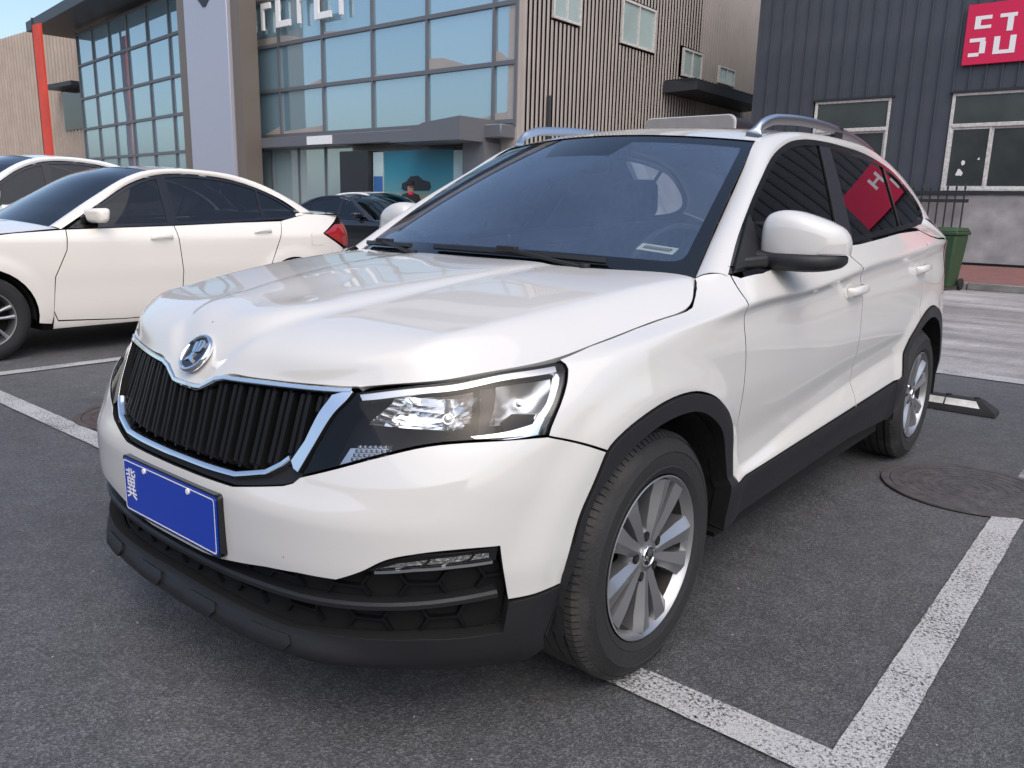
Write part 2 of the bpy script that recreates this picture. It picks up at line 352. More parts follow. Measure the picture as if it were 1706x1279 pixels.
def road_paint(name, wear, col_=(.53,.53,.525)):
    m = bpy.data.materials.new(name); m.use_nodes = True; t = m.node_tree; b = t.nodes['Principled BSDF']; N = t.nodes.new; L = t.links.new
    b.inputs['Roughness'].default_value = .7
    tc = N('ShaderNodeTexCoord')
    n1 = N('ShaderNodeTexNoise'); n1.inputs['Scale'].default_value = 105; n1.inputs['Detail'].default_value = 5; n1.inputs['Roughness'].default_value = .75; L(tc.outputs['Object'], n1.inputs['Vector'])
    n2 = N('ShaderNodeTexNoise'); n2.inputs['Scale'].default_value = 3.0; n2.inputs['Detail'].default_value = 4; L(tc.outputs['Object'], n2.inputs['Vector'])
    vo = N('ShaderNodeTexVoronoi'); vo.feature = 'DISTANCE_TO_EDGE'; vo.inputs['Scale'].default_value = 26
    nd = N('ShaderNodeTexNoise'); nd.inputs['Scale'].default_value = 14; L(tc.outputs['Object'], nd.inputs['Vector']); va = N('ShaderNodeVectorMath'); va.operation = 'MULTIPLY_ADD'; va.inputs[1].default_value = (.06,.06,.0); L(nd.outputs['Color'], va.inputs[0]); L(tc.outputs['Object'], va.inputs[2]); L(va.outputs[0], vo.inputs['Vector'])
    ad = N('ShaderNodeMath'); ad.operation = 'MULTIPLY_ADD'; ad.inputs[1].default_value = .28; L(n2.outputs['Fac'], ad.inputs[0]); L(n1.outputs['Fac'], ad.inputs[2])
    r = N('ShaderNodeMapRange'); r.inputs[1].default_value = .38 + wear*.36; r.inputs[2].default_value = .50 + wear*.36; L(ad.outputs[0], r.inputs[0])
    r2 = N('ShaderNodeMapRange'); r2.inputs[1].default_value = .004; r2.inputs[2].default_value = .012; r2.inputs[3].default_value = .72; L(vo.outputs['Distance'], r2.inputs[0])
    mu = N('ShaderNodeMath'); mu.operation = 'MULTIPLY'; L(r.outputs[0], mu.inputs[0]); L(r2.outputs[0], mu.inputs[1]); L(mu.outputs[0], b.inputs['Alpha'])
    r3 = N('ShaderNodeMapRange'); r3.inputs[1].default_value = .25; r3.inputs[2].default_value = .75; r3.inputs[3].default_value = .42; r3.inputs[4].default_value = 1.12; n4 = N('ShaderNodeTexNoise'); n4.inputs['Scale'].default_value = 230; n4.inputs['Detail'].default_value = 2; L(tc.outputs['Object'], n4.inputs['Vector']); L(n4.outputs['Fac'], r3.inputs[0]); sc = N('ShaderNodeVectorMath'); sc.operation = 'SCALE'; sc.inputs[0].default_value = col_; L(r3.outputs[0], sc.inputs['Scale']); L(sc.outputs[0], b.inputs['Base Color'])
    return m
M['line'] = road_paint('line_paint', .36); M['line_worn'] = road_paint('line_paint_worn', .46); M['line_gone'] = road_paint('line_paint_faded', .56)
def ribbon(name, x0, x1, y0, y1, m, z=.008, along='x'):
    """a painted stripe with slightly ragged long edges"""
    n = max(4, int(max(x1-x0, y1-y0) / .04)); v = []
    for i in range(n + 1):
        t = i / n; e = lambda: random.uniform(-.0013, .0013)
        v += [(x0 + (x1-x0)*t, y0 + e(), z), (x0 + (x1-x0)*t, y1 + e(), z)] if along == 'x' else [(x1 + e(), y0 + (y1-y0)*t, z), (x0 + e(), y0 + (y1-y0)*t, z)]
    return obj(name, v, [(2*i, 2*i+2, 2*i+3, 2*i+1) for i in range(n)], m, kind='structure')
ribbon('bay_line', -8.0, -1.2, -.115, .0, M['line']); ribbon('bay_line', -1.2, 1.13, -.115, .0, M['line_worn']); ribbon('bay_line', 1.13, 1.355, -.115, .0, M['line'])
ribbon('bay_line', 1.355, 1.462, -.115, 1.985, M['line'], along='y'); ribbon('bay_line', 1.355, 1.462, 2.0, 5.2, M['line_gone'], along='y')
ribbon('bay_line', -4.36, -4.24, .16, 5.2, M['line'], along='y'); ribbon('bay_line', -1.46, -1.35, .0, 5.2, M['line_worn'], along='y')
ribbon('bay_line', -9, 9, 5.20, 5.42, M['line'])
ribbon('bay_line', 4.25, 4.36, .0, 5.2, M['line'], along='y')

# manhole covers: frame ring, cover plate with raised ribs
M['castiron'] = mat('cast_iron', (.094,.088,.089), .65, .25, var=.4, vscale=14, bump=.3, bscale=150)
M['castrust'] = mat('cast_iron_rusty', (.085,.066,.061), .7, .2, var=.4, vscale=10, bump=.3, bscale=150)
def manhole(x, y, r, m_, label):
    t = empty('manhole_cover', (x, y, .004), label=label, cat='manhole cover', group='manhole covers in the car park')
    v, f = lathe([(r*.90,.001),(r*.90,.007),(r*.905,.008),(r*.995,.008),(r,.002)], 56); v = [(b, c, a) for a, b, c in v]
    fix_normals(obj('frame', v, f, m_, t)); rp = MB()
    N_ = 48
    obj('plate', [(r*.89*math.cos(2*math.pi*i/N_), r*.89*math.sin(2*math.pi*i/N_), .006) for i in range(N_)], [tuple(range(N_))], m_, t)
    for k in range(1, 8):
        rk = r*.87*k/8; n = 10 + 6*k
        for i in range(n):
            a0, a1 = 2*math.pi*(i + .12)/n + k*.2, 2*math.pi*(i + .88)/n + k*.2; w = r*.022
            q = [(rr*math.cos(a), rr*math.sin(a)) for rr, a in ((rk-w, a0), (rk+w, a0), (rk+w, a1), (rk-w, a1))]
            rp.add([(a, b, .006) for a, b in q] + [(a*.997, b*.997, .0075) for a, b in q], [(4,5,6,7),(0,1,5,4),(1,2,6,5),(2,3,7,6),(3,0,4,7)])
    fix_normals(rp.build('raised_pattern', m_, t, kind='stuff')); return t
manhole(1.21, 2.27, .365, M['castiron'], 'large dark round manhole cover in the asphalt beside the white SUV rear wheel')
manhole(-2.60, .36, .37, M['castrust'], 'reddish round manhole cover touching the painted bay line left of the grille')

# rubber wheel stop behind the rear wheel
M['rubber'] = mat('black_rubber', (.016,.016,.018), .7, bump=.2, bscale=300, var=.3)
M['reflective'] = mat('reflective_strip', (.62,.62,.60), .45, var=.5, vscale=9)
def wheel_stop(x0, x1, y, label):
    t = empty('wheel_stop', ((x0+x1)/2, y, 0), label=label, cat='wheel stop'); h = (x1 - x0)/2; e = .09
    v = [(-h,-.075,0),(h,-.075,0),(h,.075,0),(-h,.075,0),(-h,-.068,.030),(h,-.068,.030),(h,.068,.030),(-h,.068,.030),(-h+e,-.030,.095),(h-e,-.030,.095),(h-e,.030,.095),(-h+e,.030,.095)]
    bevel(obj('block', v, [(3,2,1,0),(0,1,5,4),(1,2,6,5),(2,3,7,6),(3,0,4,7),(4,5,9,8),(5,6,10,9),(6,7,11,10),(7,4,8,11),(8,9,10,11)], M['rubber'], t), .006, 2)
    def fp(s, q): a = np.array([-h+.03+ (e-.03)*q, -.068 + .038*q, .030 + .065*q]); b = np.array([h-.03-(e-.03)*q, -.068 + .038*q, .030 + .065*q]); return a + (b - a)*s + np.array([0,-.0025,.0015])
    for a, b in ((.10,.46),(.48,.90)):
        obj('reflective_strip', [fp(a,.22), fp(b,.22), fp(b,.82), fp(a,.82)], [(0,1,2,3)], M['reflective'], t)
    for x in (-.16,.0,.16):
        m = MB(); m.cyl((x,.0,.09),(x,.0,.104),.018,n=12); m.build('bolt_cap', M['rubber'], t)
wheel_stop(.50, 1.06, 3.93, 'black rubber wheel stop with a white reflective strip behind the rear tyre')

# kerb and brick pavement at the far side of the road
M['kerb'] = mat('kerb_stone', (.20,.19,.18), .85, var=.35, vscale=6, bump=.3, bscale=60)
kb = empty('kerb', (0, 14.05, 0), label='grey stone kerb along the red brick pavement', cat='kerb')
ks = MB(); ks.box(-.495,.495,-.075,.075,0,.125); k0 = bevel(ks.build('kerb_stone', M['kerb'], kb), .012, 2); k0.location = (-18.5, 0, 0)
for i in range(1, 34): inst('kerb_stone', k0.data, kb, (-18.5 + i, random.uniform(-.006,.006), random.uniform(-.004,.004))).modifiers.new('bevel', 'BEVEL').width = .012
def brick_mat():
    m = mat('brick_paving', (.24,.10,.085), .85); t = m.node_tree; b = t.nodes['Principled BSDF']; N = t.nodes.new; L = t.links.new
    tc = N('ShaderNodeTexCoord'); br = N('ShaderNodeTexBrick'); br.inputs['Scale'].default_value = 1.0; br.inputs['Brick Width'].default_value = .21; br.inputs['Row Height'].default_value = .105; br.inputs['Mortar Size'].default_value = .008
    br.inputs['Color1'].default_value = (.27,.12,.105,1); br.inputs['Color2'].default_value = (.21,.095,.085,1); br.inputs['Mortar'].default_value = (.10,.085,.08,1); L(tc.outputs['Object'], br.inputs['Vector']); L(br.outputs['Color'], b.inputs['Base Color'])
    bp = N('ShaderNodeBump'); bp.inputs['Distance'].default_value = .01; bp.invert = True; L(br.outputs['Fac'], bp.inputs['Height']); L(bp.outputs[0], b.inputs['Normal']); return m
M['brick'] = brick_mat()
sheet('pavement', -19, 60, 14.125, 20.4, .118, M['brick'], kind='structure')

# loose grit on the asphalt
M['grit'] = mat('grit', (.30,.29,.28), .8, var=.5, vscale=30)
def grit(n):
    v = []; f = []
    for i in range(n):
        x, y = rng.uniform(-3.5, 2.4), rng.uniform(-1.6, 5.0); r = rng.uniform(.0015, .0045) * (1.6 if rng.random() < .06 else 1); b = len(v); a = rng.uniform(0, 6.3)
        for k in range(4): v.append((x + r*math.cos(a + 1.57*k)*rng.uniform(.7,1.3), y + r*math.sin(a + 1.57*k)*rng.uniform(.7,1.3), .001))
        v.append((x + r*.2, y, .001 + r*rng.uniform(.7,1.2))); f += [(b+k, b+(k+1) % 4, b+4) for k in range(4)]
    obj('grit', v, f, M['grit'], label='scattered pale grit on the dark asphalt of the car park', cat='grit', kind='stuff')
grit(420)
# ---------------------------------------------------------------- body surface of the white SUV (metres; nose towards -Y, its left side +X)
def hermite(xs, ys, q, mono=False):
    """C1 cubic through (xs, ys[..]) evaluated at q; ys may have extra trailing axes."""
    xs = np.asarray(xs, float); ys = np.asarray(ys, float); q = np.asarray(q, float)
    h = np.diff(xs); sl = np.diff(ys, axis=0) / h.reshape((-1,) + (1,) * (ys.ndim - 1))
    m = np.empty_like(ys); m[0] = sl[0]; m[-1] = sl[-1]
    h0 = h[:-1].reshape((-1,) + (1,) * (ys.ndim - 1)); h1 = h[1:].reshape((-1,) + (1,) * (ys.ndim - 1))
    if mono:
        a, b = sl[:-1], sl[1:]
        w1, w2 = 2 * h1 + h0, h1 + 2 * h0
        with np.errstate(divide='ignore', invalid='ignore'):
            hm = (w1 + w2) / (w1 / a + w2 / b)
        m[1:-1] = np.where(a * b > 0, hm, 0.0)
    else:
        m[1:-1] = (sl[:-1] * h1 + sl[1:] * h0) / (h0 + h1)
    i = np.clip(np.searchsorted(xs, q, side='right') - 1, 0, len(xs) - 2)
    hh = h[i]; t = (q - xs[i]) / hh
    ex = (slice(None),) + (None,) * (ys.ndim - 1)
    if ys.ndim > 1: t = t[ex]; hh = hh[ex]
    t2, t3 = t * t, t ** 3
    return ((2*t3 - 3*t2 + 1) * ys[i] + (t3 - 2*t2 + t) * hh * m[i] + (-2*t3 + 3*t2) * ys[i+1] + (t3 - t2) * hh * m[i+1])

REF = [(0,-.832),(.2,-.828),(.38,-.81),(.5,-.782),(.6,-.737),(.69,-.672),(.76,-.59),(.812,-.49),(.848,-.36),(.872,-.17),(.88,.05),(.882,.22),(.883,.32),
       (.884,.4),(.884,1.0),(.884,1.6),(.882,2.2),(.874,2.6),(.860,2.95),(.818,3.20),(.66,3.37),(.4,3.44),(0,3.47)]
REF = np.array(REF)
_ch = np.concatenate([[0], np.cumsum(np.linalg.norm(np.diff(REF, axis=0), axis=1))])
UST = _ch                                                       # station parameter (about arc length)
WROW = np.array([.18,.26,.33,.41,.48,.54,.62,.70,.78,.86,.90,.94,1.0])
ZF = [.19,.245,.30,.39,.46,.54,.615,.69,.76,.80,.83,.86,.90]
ST = [
 (ZF, [-.05,.005,-.02,-.012,-.01,-.008,-.022,-.042,-.06,-.072,-.085,-.10,-.13]),
 (ZF, [-.055,.003,-.02,-.012,-.009,-.007,-.026,-.050,-.072,-.086,-.099,-.115,-.14]),
 (ZF, [-.06,.0,-.02,-.012,-.006,-.006,-.036,-.066,-.092,-.108,-.12,-.135,-.16]),
 (ZF, [-.07,-.005,-.02,-.01,-.004,-.004,-.030,-.060,-.092,-.112,-.125,-.142,-.165]),
 (ZF, [-.09,-.02,-.02,-.01,-.002,-.002,-.022,-.052,-.09,-.115,-.13,-.148,-.175]),
 (ZF, [-.09,-.03,-.02,-.01,0,0,-.012,-.038,-.078,-.106,-.124,-.145,-.18]),
 (ZF, [-.08,-.03,-.02,-.01,0,0,-.005,-.022,-.058,-.09,-.112,-.137,-.18]),
 ([.19,.25,.31,.39,.46,.54,.61,.69,.76,.81,.845,.87,.90], [-.06,-.02,-.012,-.006,0,0,0,-.01,-.036,-.07,-.097,-.122,-.17]),
 ([.20,.26,.33,.40,.47,.54,.61,.70,.77,.825,.855,.88,.91], [-.05,-.015,-.01,-.005,0,0,0,-.002,-.012,-.04,-.068,-.10,-.15]),
 ([.20,.26,.33,.41,.48,.54,.62,.71,.80,.86,.885,.902,.92], [-.04,-.015,-.01,-.005,0,0,0,0,-.004,-.015,-.032,-.082,-.14]),
 ([.20,.26,.33,.41,.48,.54,.62,.72,.82,.885,.91,.926,.945], [-.05,-.02,-.01,-.006,-.002,0,0,0,-.003,-.012,-.022,-.08,-.13]),
 ([.21,.27,.335,.415,.475,.53,.62,.72,.82,.895,.926,.955,.985], [-.06,-.025,-.015,-.006,-.008,-.006,-.004,-.002,-.003,-.010,-.012,-.075,-.13]),
 ([.215,.27,.337,.418,.46,.52,.62,.72,.82,.90,.938,.99,1.025], [-.065,-.027,-.016,-.006,-.015,-.014,-.008,-.004,-.004,-.011,-.006,-.095,-.14]),
 ([.22,.27,.34,.42,.45,.51,.62,.72,.82,.91,.95,1.02,1.06], [-.07,-.03,-.018,-.006,-.022,-.022,-.012,-.006,-.006,-.012,0,-.08,-.12]),
 ([.22,.28,.36,.437,.50,.56,.64,.73,.83,.93,.972,1.055,1.10], [-.09,-.03,-.018,-.004,-.036,-.032,-.018,-.012,-.010,-.020,0,-.075,-.11]),
 ([.22,.29,.37,.455,.55,.605,.68,.77,.87,.975,1.022,1.093,1.14], [-.09,-.03,-.018,-.004,-.038,-.034,-.02,-.012,-.010,-.022,-.003,-.075,-.11]),
 ([.22,.29,.38,.473,.585,.64,.70,.79,.89,1.0,1.05,1.133,1.18], [-.08,-.025,-.015,-.004,-.028,-.024,-.012,-.004,-.004,-.022,-.006,-.085,-.12]),
 ([.22,.29,.38,.48,.585,.64,.72,.81,.91,1.02,1.072,1.15,1.2], [-.06,-.02,-.012,0,0,0,0,-.002,-.008,-.024,-.008,-.09,-.13]),
 ([.24,.31,.39,.48,.58,.64,.72,.81,.91,1.03,1.085,1.15,1.2], [-.05,-.02,-.01,0,0,0,0,-.004,-.012,-.032,-.022,-.09,-.14]),
 ([.26,.32,.40,.48,.58,.64,.72,.81,.91,1.04,1.09,1.14,1.2], [-.05,-.02,-.01,0,0,0,-.01,-.02,-.03,-.04,-.04,-.08,-.13]),
 ([.28,.34,.40,.48,.58,.64,.72,.81,.91,1.04,1.09,1.14,1.2], [-.05,-.02,-.01,.02,.02,.01,-.01,-.02,-.03,-.05,-.06,-.09,-.13]),
 ([.28,.34,.40,.48,.58,.64,.72,.81,.91,1.04,1.09,1.14,1.2], [-.05,-.02,-.01,.03,.03,.01,-.01,-.02,-.03,-.05,-.06,-.09,-.13]),
 ([.28,.34,.40,.48,.58,.64,.72,.81,.91,1.04,1.09,1.14,1.2], [-.05,-.02,-.01,.03,.03,.01,-.01,-.02,-.03,-.05,-.06,-.09,-.13]),
]
DU, DW, W0, W1 = .01, .005, .18, 1.0
UMAX = UST[-1]
_ug = np.arange(-.3, UMAX + .3, DU); _wg = np.arange(W0 - .03, W1 + .031, DW)
def _fold(u): u = np.abs(u); return np.where(u > UMAX, 2 * UMAX - u, u)
def _smooth(a, n):                                              # gaussian fairing along u
    k = np.exp(-.5 * (np.arange(-3*n, 3*n+1) / n) ** 2); k /= k.sum()
    p = np.pad(a, ((3*n, 3*n),) + ((0, 0),) * (a.ndim - 1), mode='edge')
    return sum(k[j] * p[j:j + len(a)] for j in range(len(k)))
def _rows(vals, q, crease):
    if not crease: return hermite(WROW, vals, q, True)
    out = np.empty_like(q)                                       # pressed crease lines: slope may break at rows 4 and 10
    for a, b in ((0, 4), (4, 10), (10, 12)):
        m = (q >= WROW[a] - (1 if a == 0 else 0)) & (q <= WROW[b] + (1 if b == 12 else 0)); out[m] = hermite(WROW[a:b+1], vals[a:b+1], q[m], True)
    return out
_zr = np.stack([hermite(WROW, np.array(s[0], float), np.clip(_wg, W0, W1), True) + np.minimum(_wg - W0, 0) + np.maximum(_wg - W1, 0) for s in ST])
_dr = np.stack([_rows(np.array(s[1], float), np.clip(_wg, W0, W1), 10 <= i <= 18) for i, s in enumerate(ST)])
_dr = np.moveaxis(_smooth(np.moveaxis(_dr, 1, 0), 1), 0, 1)
_uf = _fold(_ug)
_zg = _smooth(hermite(UST, _zr, _uf), 4)
_dg = _smooth(hermite(UST, _dr, _uf), 4)
_cx = hermite(UST, REF[:, 0], _uf) * np.where((_ug < 0) | (_ug > UMAX), -1, 1); _cy = hermite(UST, REF[:, 1], _uf)
_c = _smooth(np.stack([_cx, _cy], 1), 4)
_t = np.gradient(_c, DU, axis=0); _t /= np.linalg.norm(_t, axis=1)[:, None]
_n = np.stack([_t[:, 1], -_t[:, 0]], 1)
ARCHES = ((0.0, .325), (2.61, .325))
def _flare():
    out = 0
    for (ay, az) in ARCHES:
        r = np.hypot(_c[:, 1][:, None] - ay, _zg - az)
        s = np.clip((.54 - r) / .10, 0, 1); s = s * s * (3 - 2 * s)
        out = out + .014 * s * (_c[:, 0][:, None] > .7) * np.clip((.9 - _zg) / .12, 0, 1)
    return out
_dg = _dg + _flare()
_X = np.concatenate([(_c[:, None, :] + _n[:, None, :] * _dg[..., None]), _zg[..., None]], 2)   # the surface itself, gridded
def _cub(t):
    t2, t3 = t*t, t**3
    return np.stack([-.5*t + t2 - .5*t3, 1 - 2.5*t2 + 1.5*t3, .5*t + 2*t2 - 1.5*t3, -.5*t2 + .5*t3])
def Wraw(u, w):
    u = np.asarray(u, float); w = np.asarray(w, float)
    fu = (u - _ug[0]) / DU; fw = (np.clip(w, _wg[1], _wg[-3]) - _wg[0]) / DW
    iu = np.clip(np.floor(fu).astype(int), 1, len(_ug) - 3); iw = np.clip(np.floor(fw).astype(int), 1, len(_wg) - 3)
    au, aw = _cub(fu - iu), _cub(fw - iw); r = 0
    for a in range(4):
        for b in range(4):
            r = r + (au[a] * aw[b])[..., None] * _X[iu - 1 + a, iw - 1 + b]
    return r
def W(u, w, off=0.0):
    """point(s) and unit normal(s) of the wrap-round body surface; u runs from the nose round the left side to the tail"""
    u = np.atleast_1d(np.asarray(u, float)); w = np.atleast_1d(np.asarray(w, float)); u, w = np.broadcast_arrays(u, w)
    sg = np.where(u < 0, -1.0, 1.0); ua = np.abs(u)
    e = .004
    p = Wraw(ua, w); a = Wraw(ua + e, w) - Wraw(ua - e, w); b = Wraw(ua, w + e) - Wraw(ua, w - e)
    n = np.cross(a, b); n /= np.linalg.norm(n, axis=-1)[..., None] + 1e-12
    p = p + n * (np.asarray(off)[..., None] if np.ndim(off) else off)
    p = p.copy(); n = n.copy(); p[..., 0] *= sg; n[..., 0] *= sg
    return p, n
def u_of_y(y): return np.interp(y, _c[30:-30, 1][np.argsort(_c[30:-30, 1])], _ug[30:-30][np.argsort(_c[30:-30, 1])])
def w_of(u, z):
    iu = np.clip(np.round((np.asarray(u) - _ug[0]) / DU).astype(int), 0, len(_ug) - 1)
    return np.array([np.interp(zz, _zg[i], _wg) for i, zz in zip(np.atleast_1d(iu), np.atleast_1d(z))])
def side(y, z, off=0.0):
    """point on the body's left side at given y, z"""
    y = np.atleast_1d(np.asarray(y, float)); z = np.atleast_1d(np.asarray(z, float)); y, z = np.broadcast_arrays(y, z)
    u = u_of_y(y); w = w_of(u, z); return W(u, w, off)
def G(y, z):
    """half width of the glasshouse"""
    y = np.asarray(y, float); z = np.asarray(z, float)
    return .805 - .42 * (z - 1.03) - .10 * (z - 1.03) ** 2 - .014 * np.clip((y - 1.4) / 1.2, 0, 2) ** 2
# ---------------------------------------------------------------- the white SUV
suv = empty('parked_suv', (0, 0, 0), label='white SUV with black wheel arches, roof rails and blue number plate', cat='car', group='cars parked in the lot')
def sd(y, z):                                                   # y, z on the flank -> surface parameters
    u = float(u_of_y(y)); return (u, float(w_of([u], [z])[0]))
def Gs(a, b, off=0.0):
    a = np.atleast_1d(np.asarray(a, float)); b = np.atleast_1d(np.asarray(b, float)); a, b = np.broadcast_arrays(a, b); e = 1e-3
    gx = G(a, b); n = np.stack([np.ones_like(a), -(G(a+e, b) - G(a-e, b)) / (2*e), -(G(a, b+e) - G(a, b-e)) / (2*e)], -1)
    n /= np.linalg.norm(n, axis=-1)[..., None]
    return np.stack([gx, a, b], -1) + n * (np.asarray(off)[..., None] if np.ndim(off) else off), n
def both_halves(half):                                          # half outline from the centre line out and back to it
    h = np.asarray(half, float); m = h[::-1].copy(); m[:, 0] *= -1
    o = np.vstack([h, m]); k = np.ones(len(o), bool)
    for i in range(len(o)):
        if np.linalg.norm(o[i] - o[i-1]) < 1e-6: k[i] = False
    return o[k]
SM = lambda *p, n=6: [tuple(q) for q in smooth_line(p, n)]

# traced body lines (surface parameters u, w)
LAMP_BOT = SM((1.0219,.7354),(.9832,.7400),(.8581,.7421),(.7486,.7320),(.6449,.7060),(.5337,.6685),(.4412,.637),n=4)
LAMP_TOP = SM((.55,.8762),(.7277,.9045),(.9386,.9205),(1.095,.9236),n=6)
LAMP_REAR = [(1.1120,.9190),(1.1165,.908),(1.1145,.8946),(1.0722,.8247),(1.032,.7562),(1.0219,.7354)]
SHUT = [(1.1088,.9240),(1.2157,.9369),(1.404,.9446),(1.53,.942),(1.6215,.9354),(1.66,.935),(1.6829,.9392),(1.715,.9450),(1.7443,.9541),(1.762,.968),(1.7681,.983)]
ARCH_O = SM((1.0587,.4008),(1.0696,.4534),(1.0913,.5166),(1.12,.578),(1.159,.6422),(1.1808,.6708),(1.2379,.6984),(1.3419,.7199),(1.4653,.7265),(1.5931,.7173),(1.7111,.6838),(1.7900,.636),(1.838,.575),(1.860,.50),(1.8690,.41),n=4)
ARCH_I = SM((1.0202,.2756),(1.047,.3426),(1.0805,.4112),(1.108,.485),(1.135,.5606),(1.183,.612),(1.2429,.6475),(1.3465,.6785),(1.4706,.6870),(1.5663,.6800),(1.6395,.6600),(1.7328,.6095),(1.7850,.540),(1.8141,.470),(1.8203,.3771),(1.8299,.2722),n=4)
i_seam = int(np.argmin([abs(a[0] - 1.1808) + abs(a[1] - .6708) for a in ARCH_O]))
DOOR_F = SM((1.8815,.938),(1.868,.905),(1.8675,.858),(1.880,.80),(1.8921,.7527),(1.895,.65),(1.889,.53),(1.8793,.41),n=5)
CHROME_BOT = [(.4047,.6638),(.3845,.6475),(.3424,.622),(.2522,.600),(.1451,.599),(0,.598)]
BUMP_TOP = [(.4412,.637),(.425,.622),(.40,.612),(.335,.598),(.25,.580),(.145,.578),(0,.577)]
WHITE_LOW = [(0,.402),(.12,.402),(.2,.408),(.28,.421),(.36,.436),(.46,.448),(.5542,.4520)]
FOG_UP = SM((.5542,.4520),(.6099,.4763),(.6616,.499),(.7354,.5117),(.82,.5155),(.9023,.5133))

# --- hood
HOOD = [
 [(0,-.775,.770),(.072,-.768,.778),(.137,-.747,.812),(.30,-.715,.816),(.46,-.667,.823),(.535,-.628,.828),(.605,-.577,.838)],
 [(0,-.735,.834),(.118,-.714,.850),(.165,-.705,.872),(.31,-.688,.873),(.475,-.645,.872),(.55,-.598,.870),(.655,-.52,.853)],
 [(0,-.660,.924),(.160,-.640,.920),(.195,-.622,.912),(.33,-.61,.911),(.52,-.56,.912),(.585,-.53,.907),(.706,-.454,.863)],
 [(0,-.45,.968),(.205,-.44,.960),(.235,-.435,.951),(.36,-.43,.945),(.575,-.40,.940),(.632,-.385,.934),(.768,-.318,.877)],
 [(0,-.29,.994),(.235,-.28,.986),(.265,-.28,.978),(.39,-.27,.971),(.61,-.25,.964),(.665,-.235,.957),(.786,-.205,.898)],
 [(0,-.07,1.016),(.275,-.06,1.008),(.305,-.06,1.002),(.42,-.06,.997),(.645,-.05,.987),(.696,-.05,.981),(.795,-.036,.919)],
 [(0,.11,1.032),(.29,.12,1.026),(.32,.12,1.022),(.44,.13,1.018),(.67,.16,1.007),(.722,.165,1.000),(.814,.165,.944)],
 [(0,.17,1.038),(.29,.19,1.032),(.32,.19,1.029),(.44,.21,1.026),(.68,.26,1.014),(.735,.262,1.007),(.803,.242,.965)],
 [(0,.232,1.042),(.28,.245,1.038),(.31,.25,1.036),(.43,.27,1.031),(.67,.345,1.020),(.722,.352,1.016),(.752,.335,1.017)]]
def build_hood():
    g = np.array(HOOD, float)
    g = np.concatenate([g[:, :3], (g[:, 2:3] * .55 + g[:, 3:4] * .45), g[:, 3:]], 1)
    rowz = np.arange(2, 9)
    for j in range(7):                                           # fair the long lines
        y = g[rowz, j, 1].copy()
        for k in (0, 2):
            c = np.polyfit(y, g[rowz, j, k], 2 if k == 2 else 2); g[rowz, j, k] = np.polyval(c, y)
    dome = np.array([.009, .009, 0, 0, 0, 0, 0]); xx, yy = g[2:9, :7, 0], g[2:9, :7, 1]; zz = g[2:9, :7, 2] - dome
    B = lambda x, y: np.stack([np.ones_like(x), y, y*y, x*x, x*x*y, x**4], -1)
    co = np.linalg.lstsq(B(xx, yy).reshape(-1, 6), zz.ravel(), rcond=None)[0]; g[2:9, :7, 2] = B(xx, yy) @ co + dome * np.linspace(1, .5, 7)[:, None]
    g[0] = np.array([W(u, w, .001)[0][0] for u, w in ((0,.806),(.066,.809),(.140,.8725),(.215,.8760),(.31,.8785),(.42,.8825),(.50,.8862),(.56,.8885))])
    for i, (u, w) in enumerate(((.66,.9010),(.77,.9120),(.90,.9220),(1.075,.9275),(1.27,.9410),(1.50,.9460),(1.66,.9370))): g[i+1, 7] = W(u, w, .001)[0][0]
    K = g[:, 6].copy(); K[1:, 2] += .004; g[:, 6] = K; g[:, 5] = g[:, 6] + (g[:, 5] - g[:, 6]) * .5; g[:, 5, 2] += np.linspace(.0, .004, 9)
    full = np.concatenate([(g * [-1, 1, 1])[:, :0:-1], g], 1)
    a = patch(full, 110, 120)
    k = np.exp(-.5 * (np.arange(-3, 4) / 1.3) ** 2); k /= k.sum()          # soften the creases a little
    b = a.copy()
    for ax in (0, 0, 0, 1):
        p = np.pad(b, [(3, 3) if i == ax else (0, 0) for i in range(3)], mode='edge')
        s = sum(k[j] * np.take(p, range(j, j + b.shape[ax]), ax) for j in range(7))
        sl = [slice(None)] * 3; sl[ax] = slice(3, -3); c = b.copy(); c[tuple(sl)] = s[tuple(sl)]; b = c
    a = b; nu, nv = a.shape[:2]
    v = a.reshape(-1, 3); f = grid_faces(nu, nv)
    gu, gv = np.gradient(a, axis=0), np.gradient(a, axis=1); n = np.cross(gv, gu); n /= np.linalg.norm(n, axis=2)[..., None] + 1e-12
    if n[nu//2, nv//2, 2] < 0: n = -n
    loop = [(0, j) for j in range(nv)] + [(i, nv-1) for i in range(1, nu)] + [(nu-1, j) for j in range(nv-2, -1, -1)] + [(i, 0) for i in range(nu-2, 0, -1)]
    idx = [i*nv + j for i, j in loop]; L = len(idx); nn = n.reshape(-1, 3)
    P = v[idx]; N = nn[idx]
    t = np.roll(P, -1, 0) - np.roll(P, 1, 0); t /= np.linalg.norm(t, axis=1)[:, None] + 1e-12
    s = np.cross(t, N); c = P - v.mean(0); s *= np.where((s * c).sum(1) < 0, -1, 1)[:, None]
    V = [v, P + s*.0012 - N*.002, P + s*.0012 - N*.002, P + s*.0012 - N*.016]; NN = [nn, s, s, s]; b0 = len(v)
    fs = f + [(idx[i], b0 + i, b0 + (i+1) % L, idx[(i+1) % L]) for i in range(L)] + [(b0 + L + i, b0 + 2*L + i, b0 + 2*L + (i+1) % L, b0 + L + (i+1) % L) for i in range(L)]
    o = obj('hood', np.vstack(V), fs, M['paint'], suv, smooth=True)
    fix_normals(o); NV = np.vstack(NN)
    o.data.normals_split_custom_set_from_vertices([tuple(map(float, q)) for q in NV])
    return o
hood = build_hood()

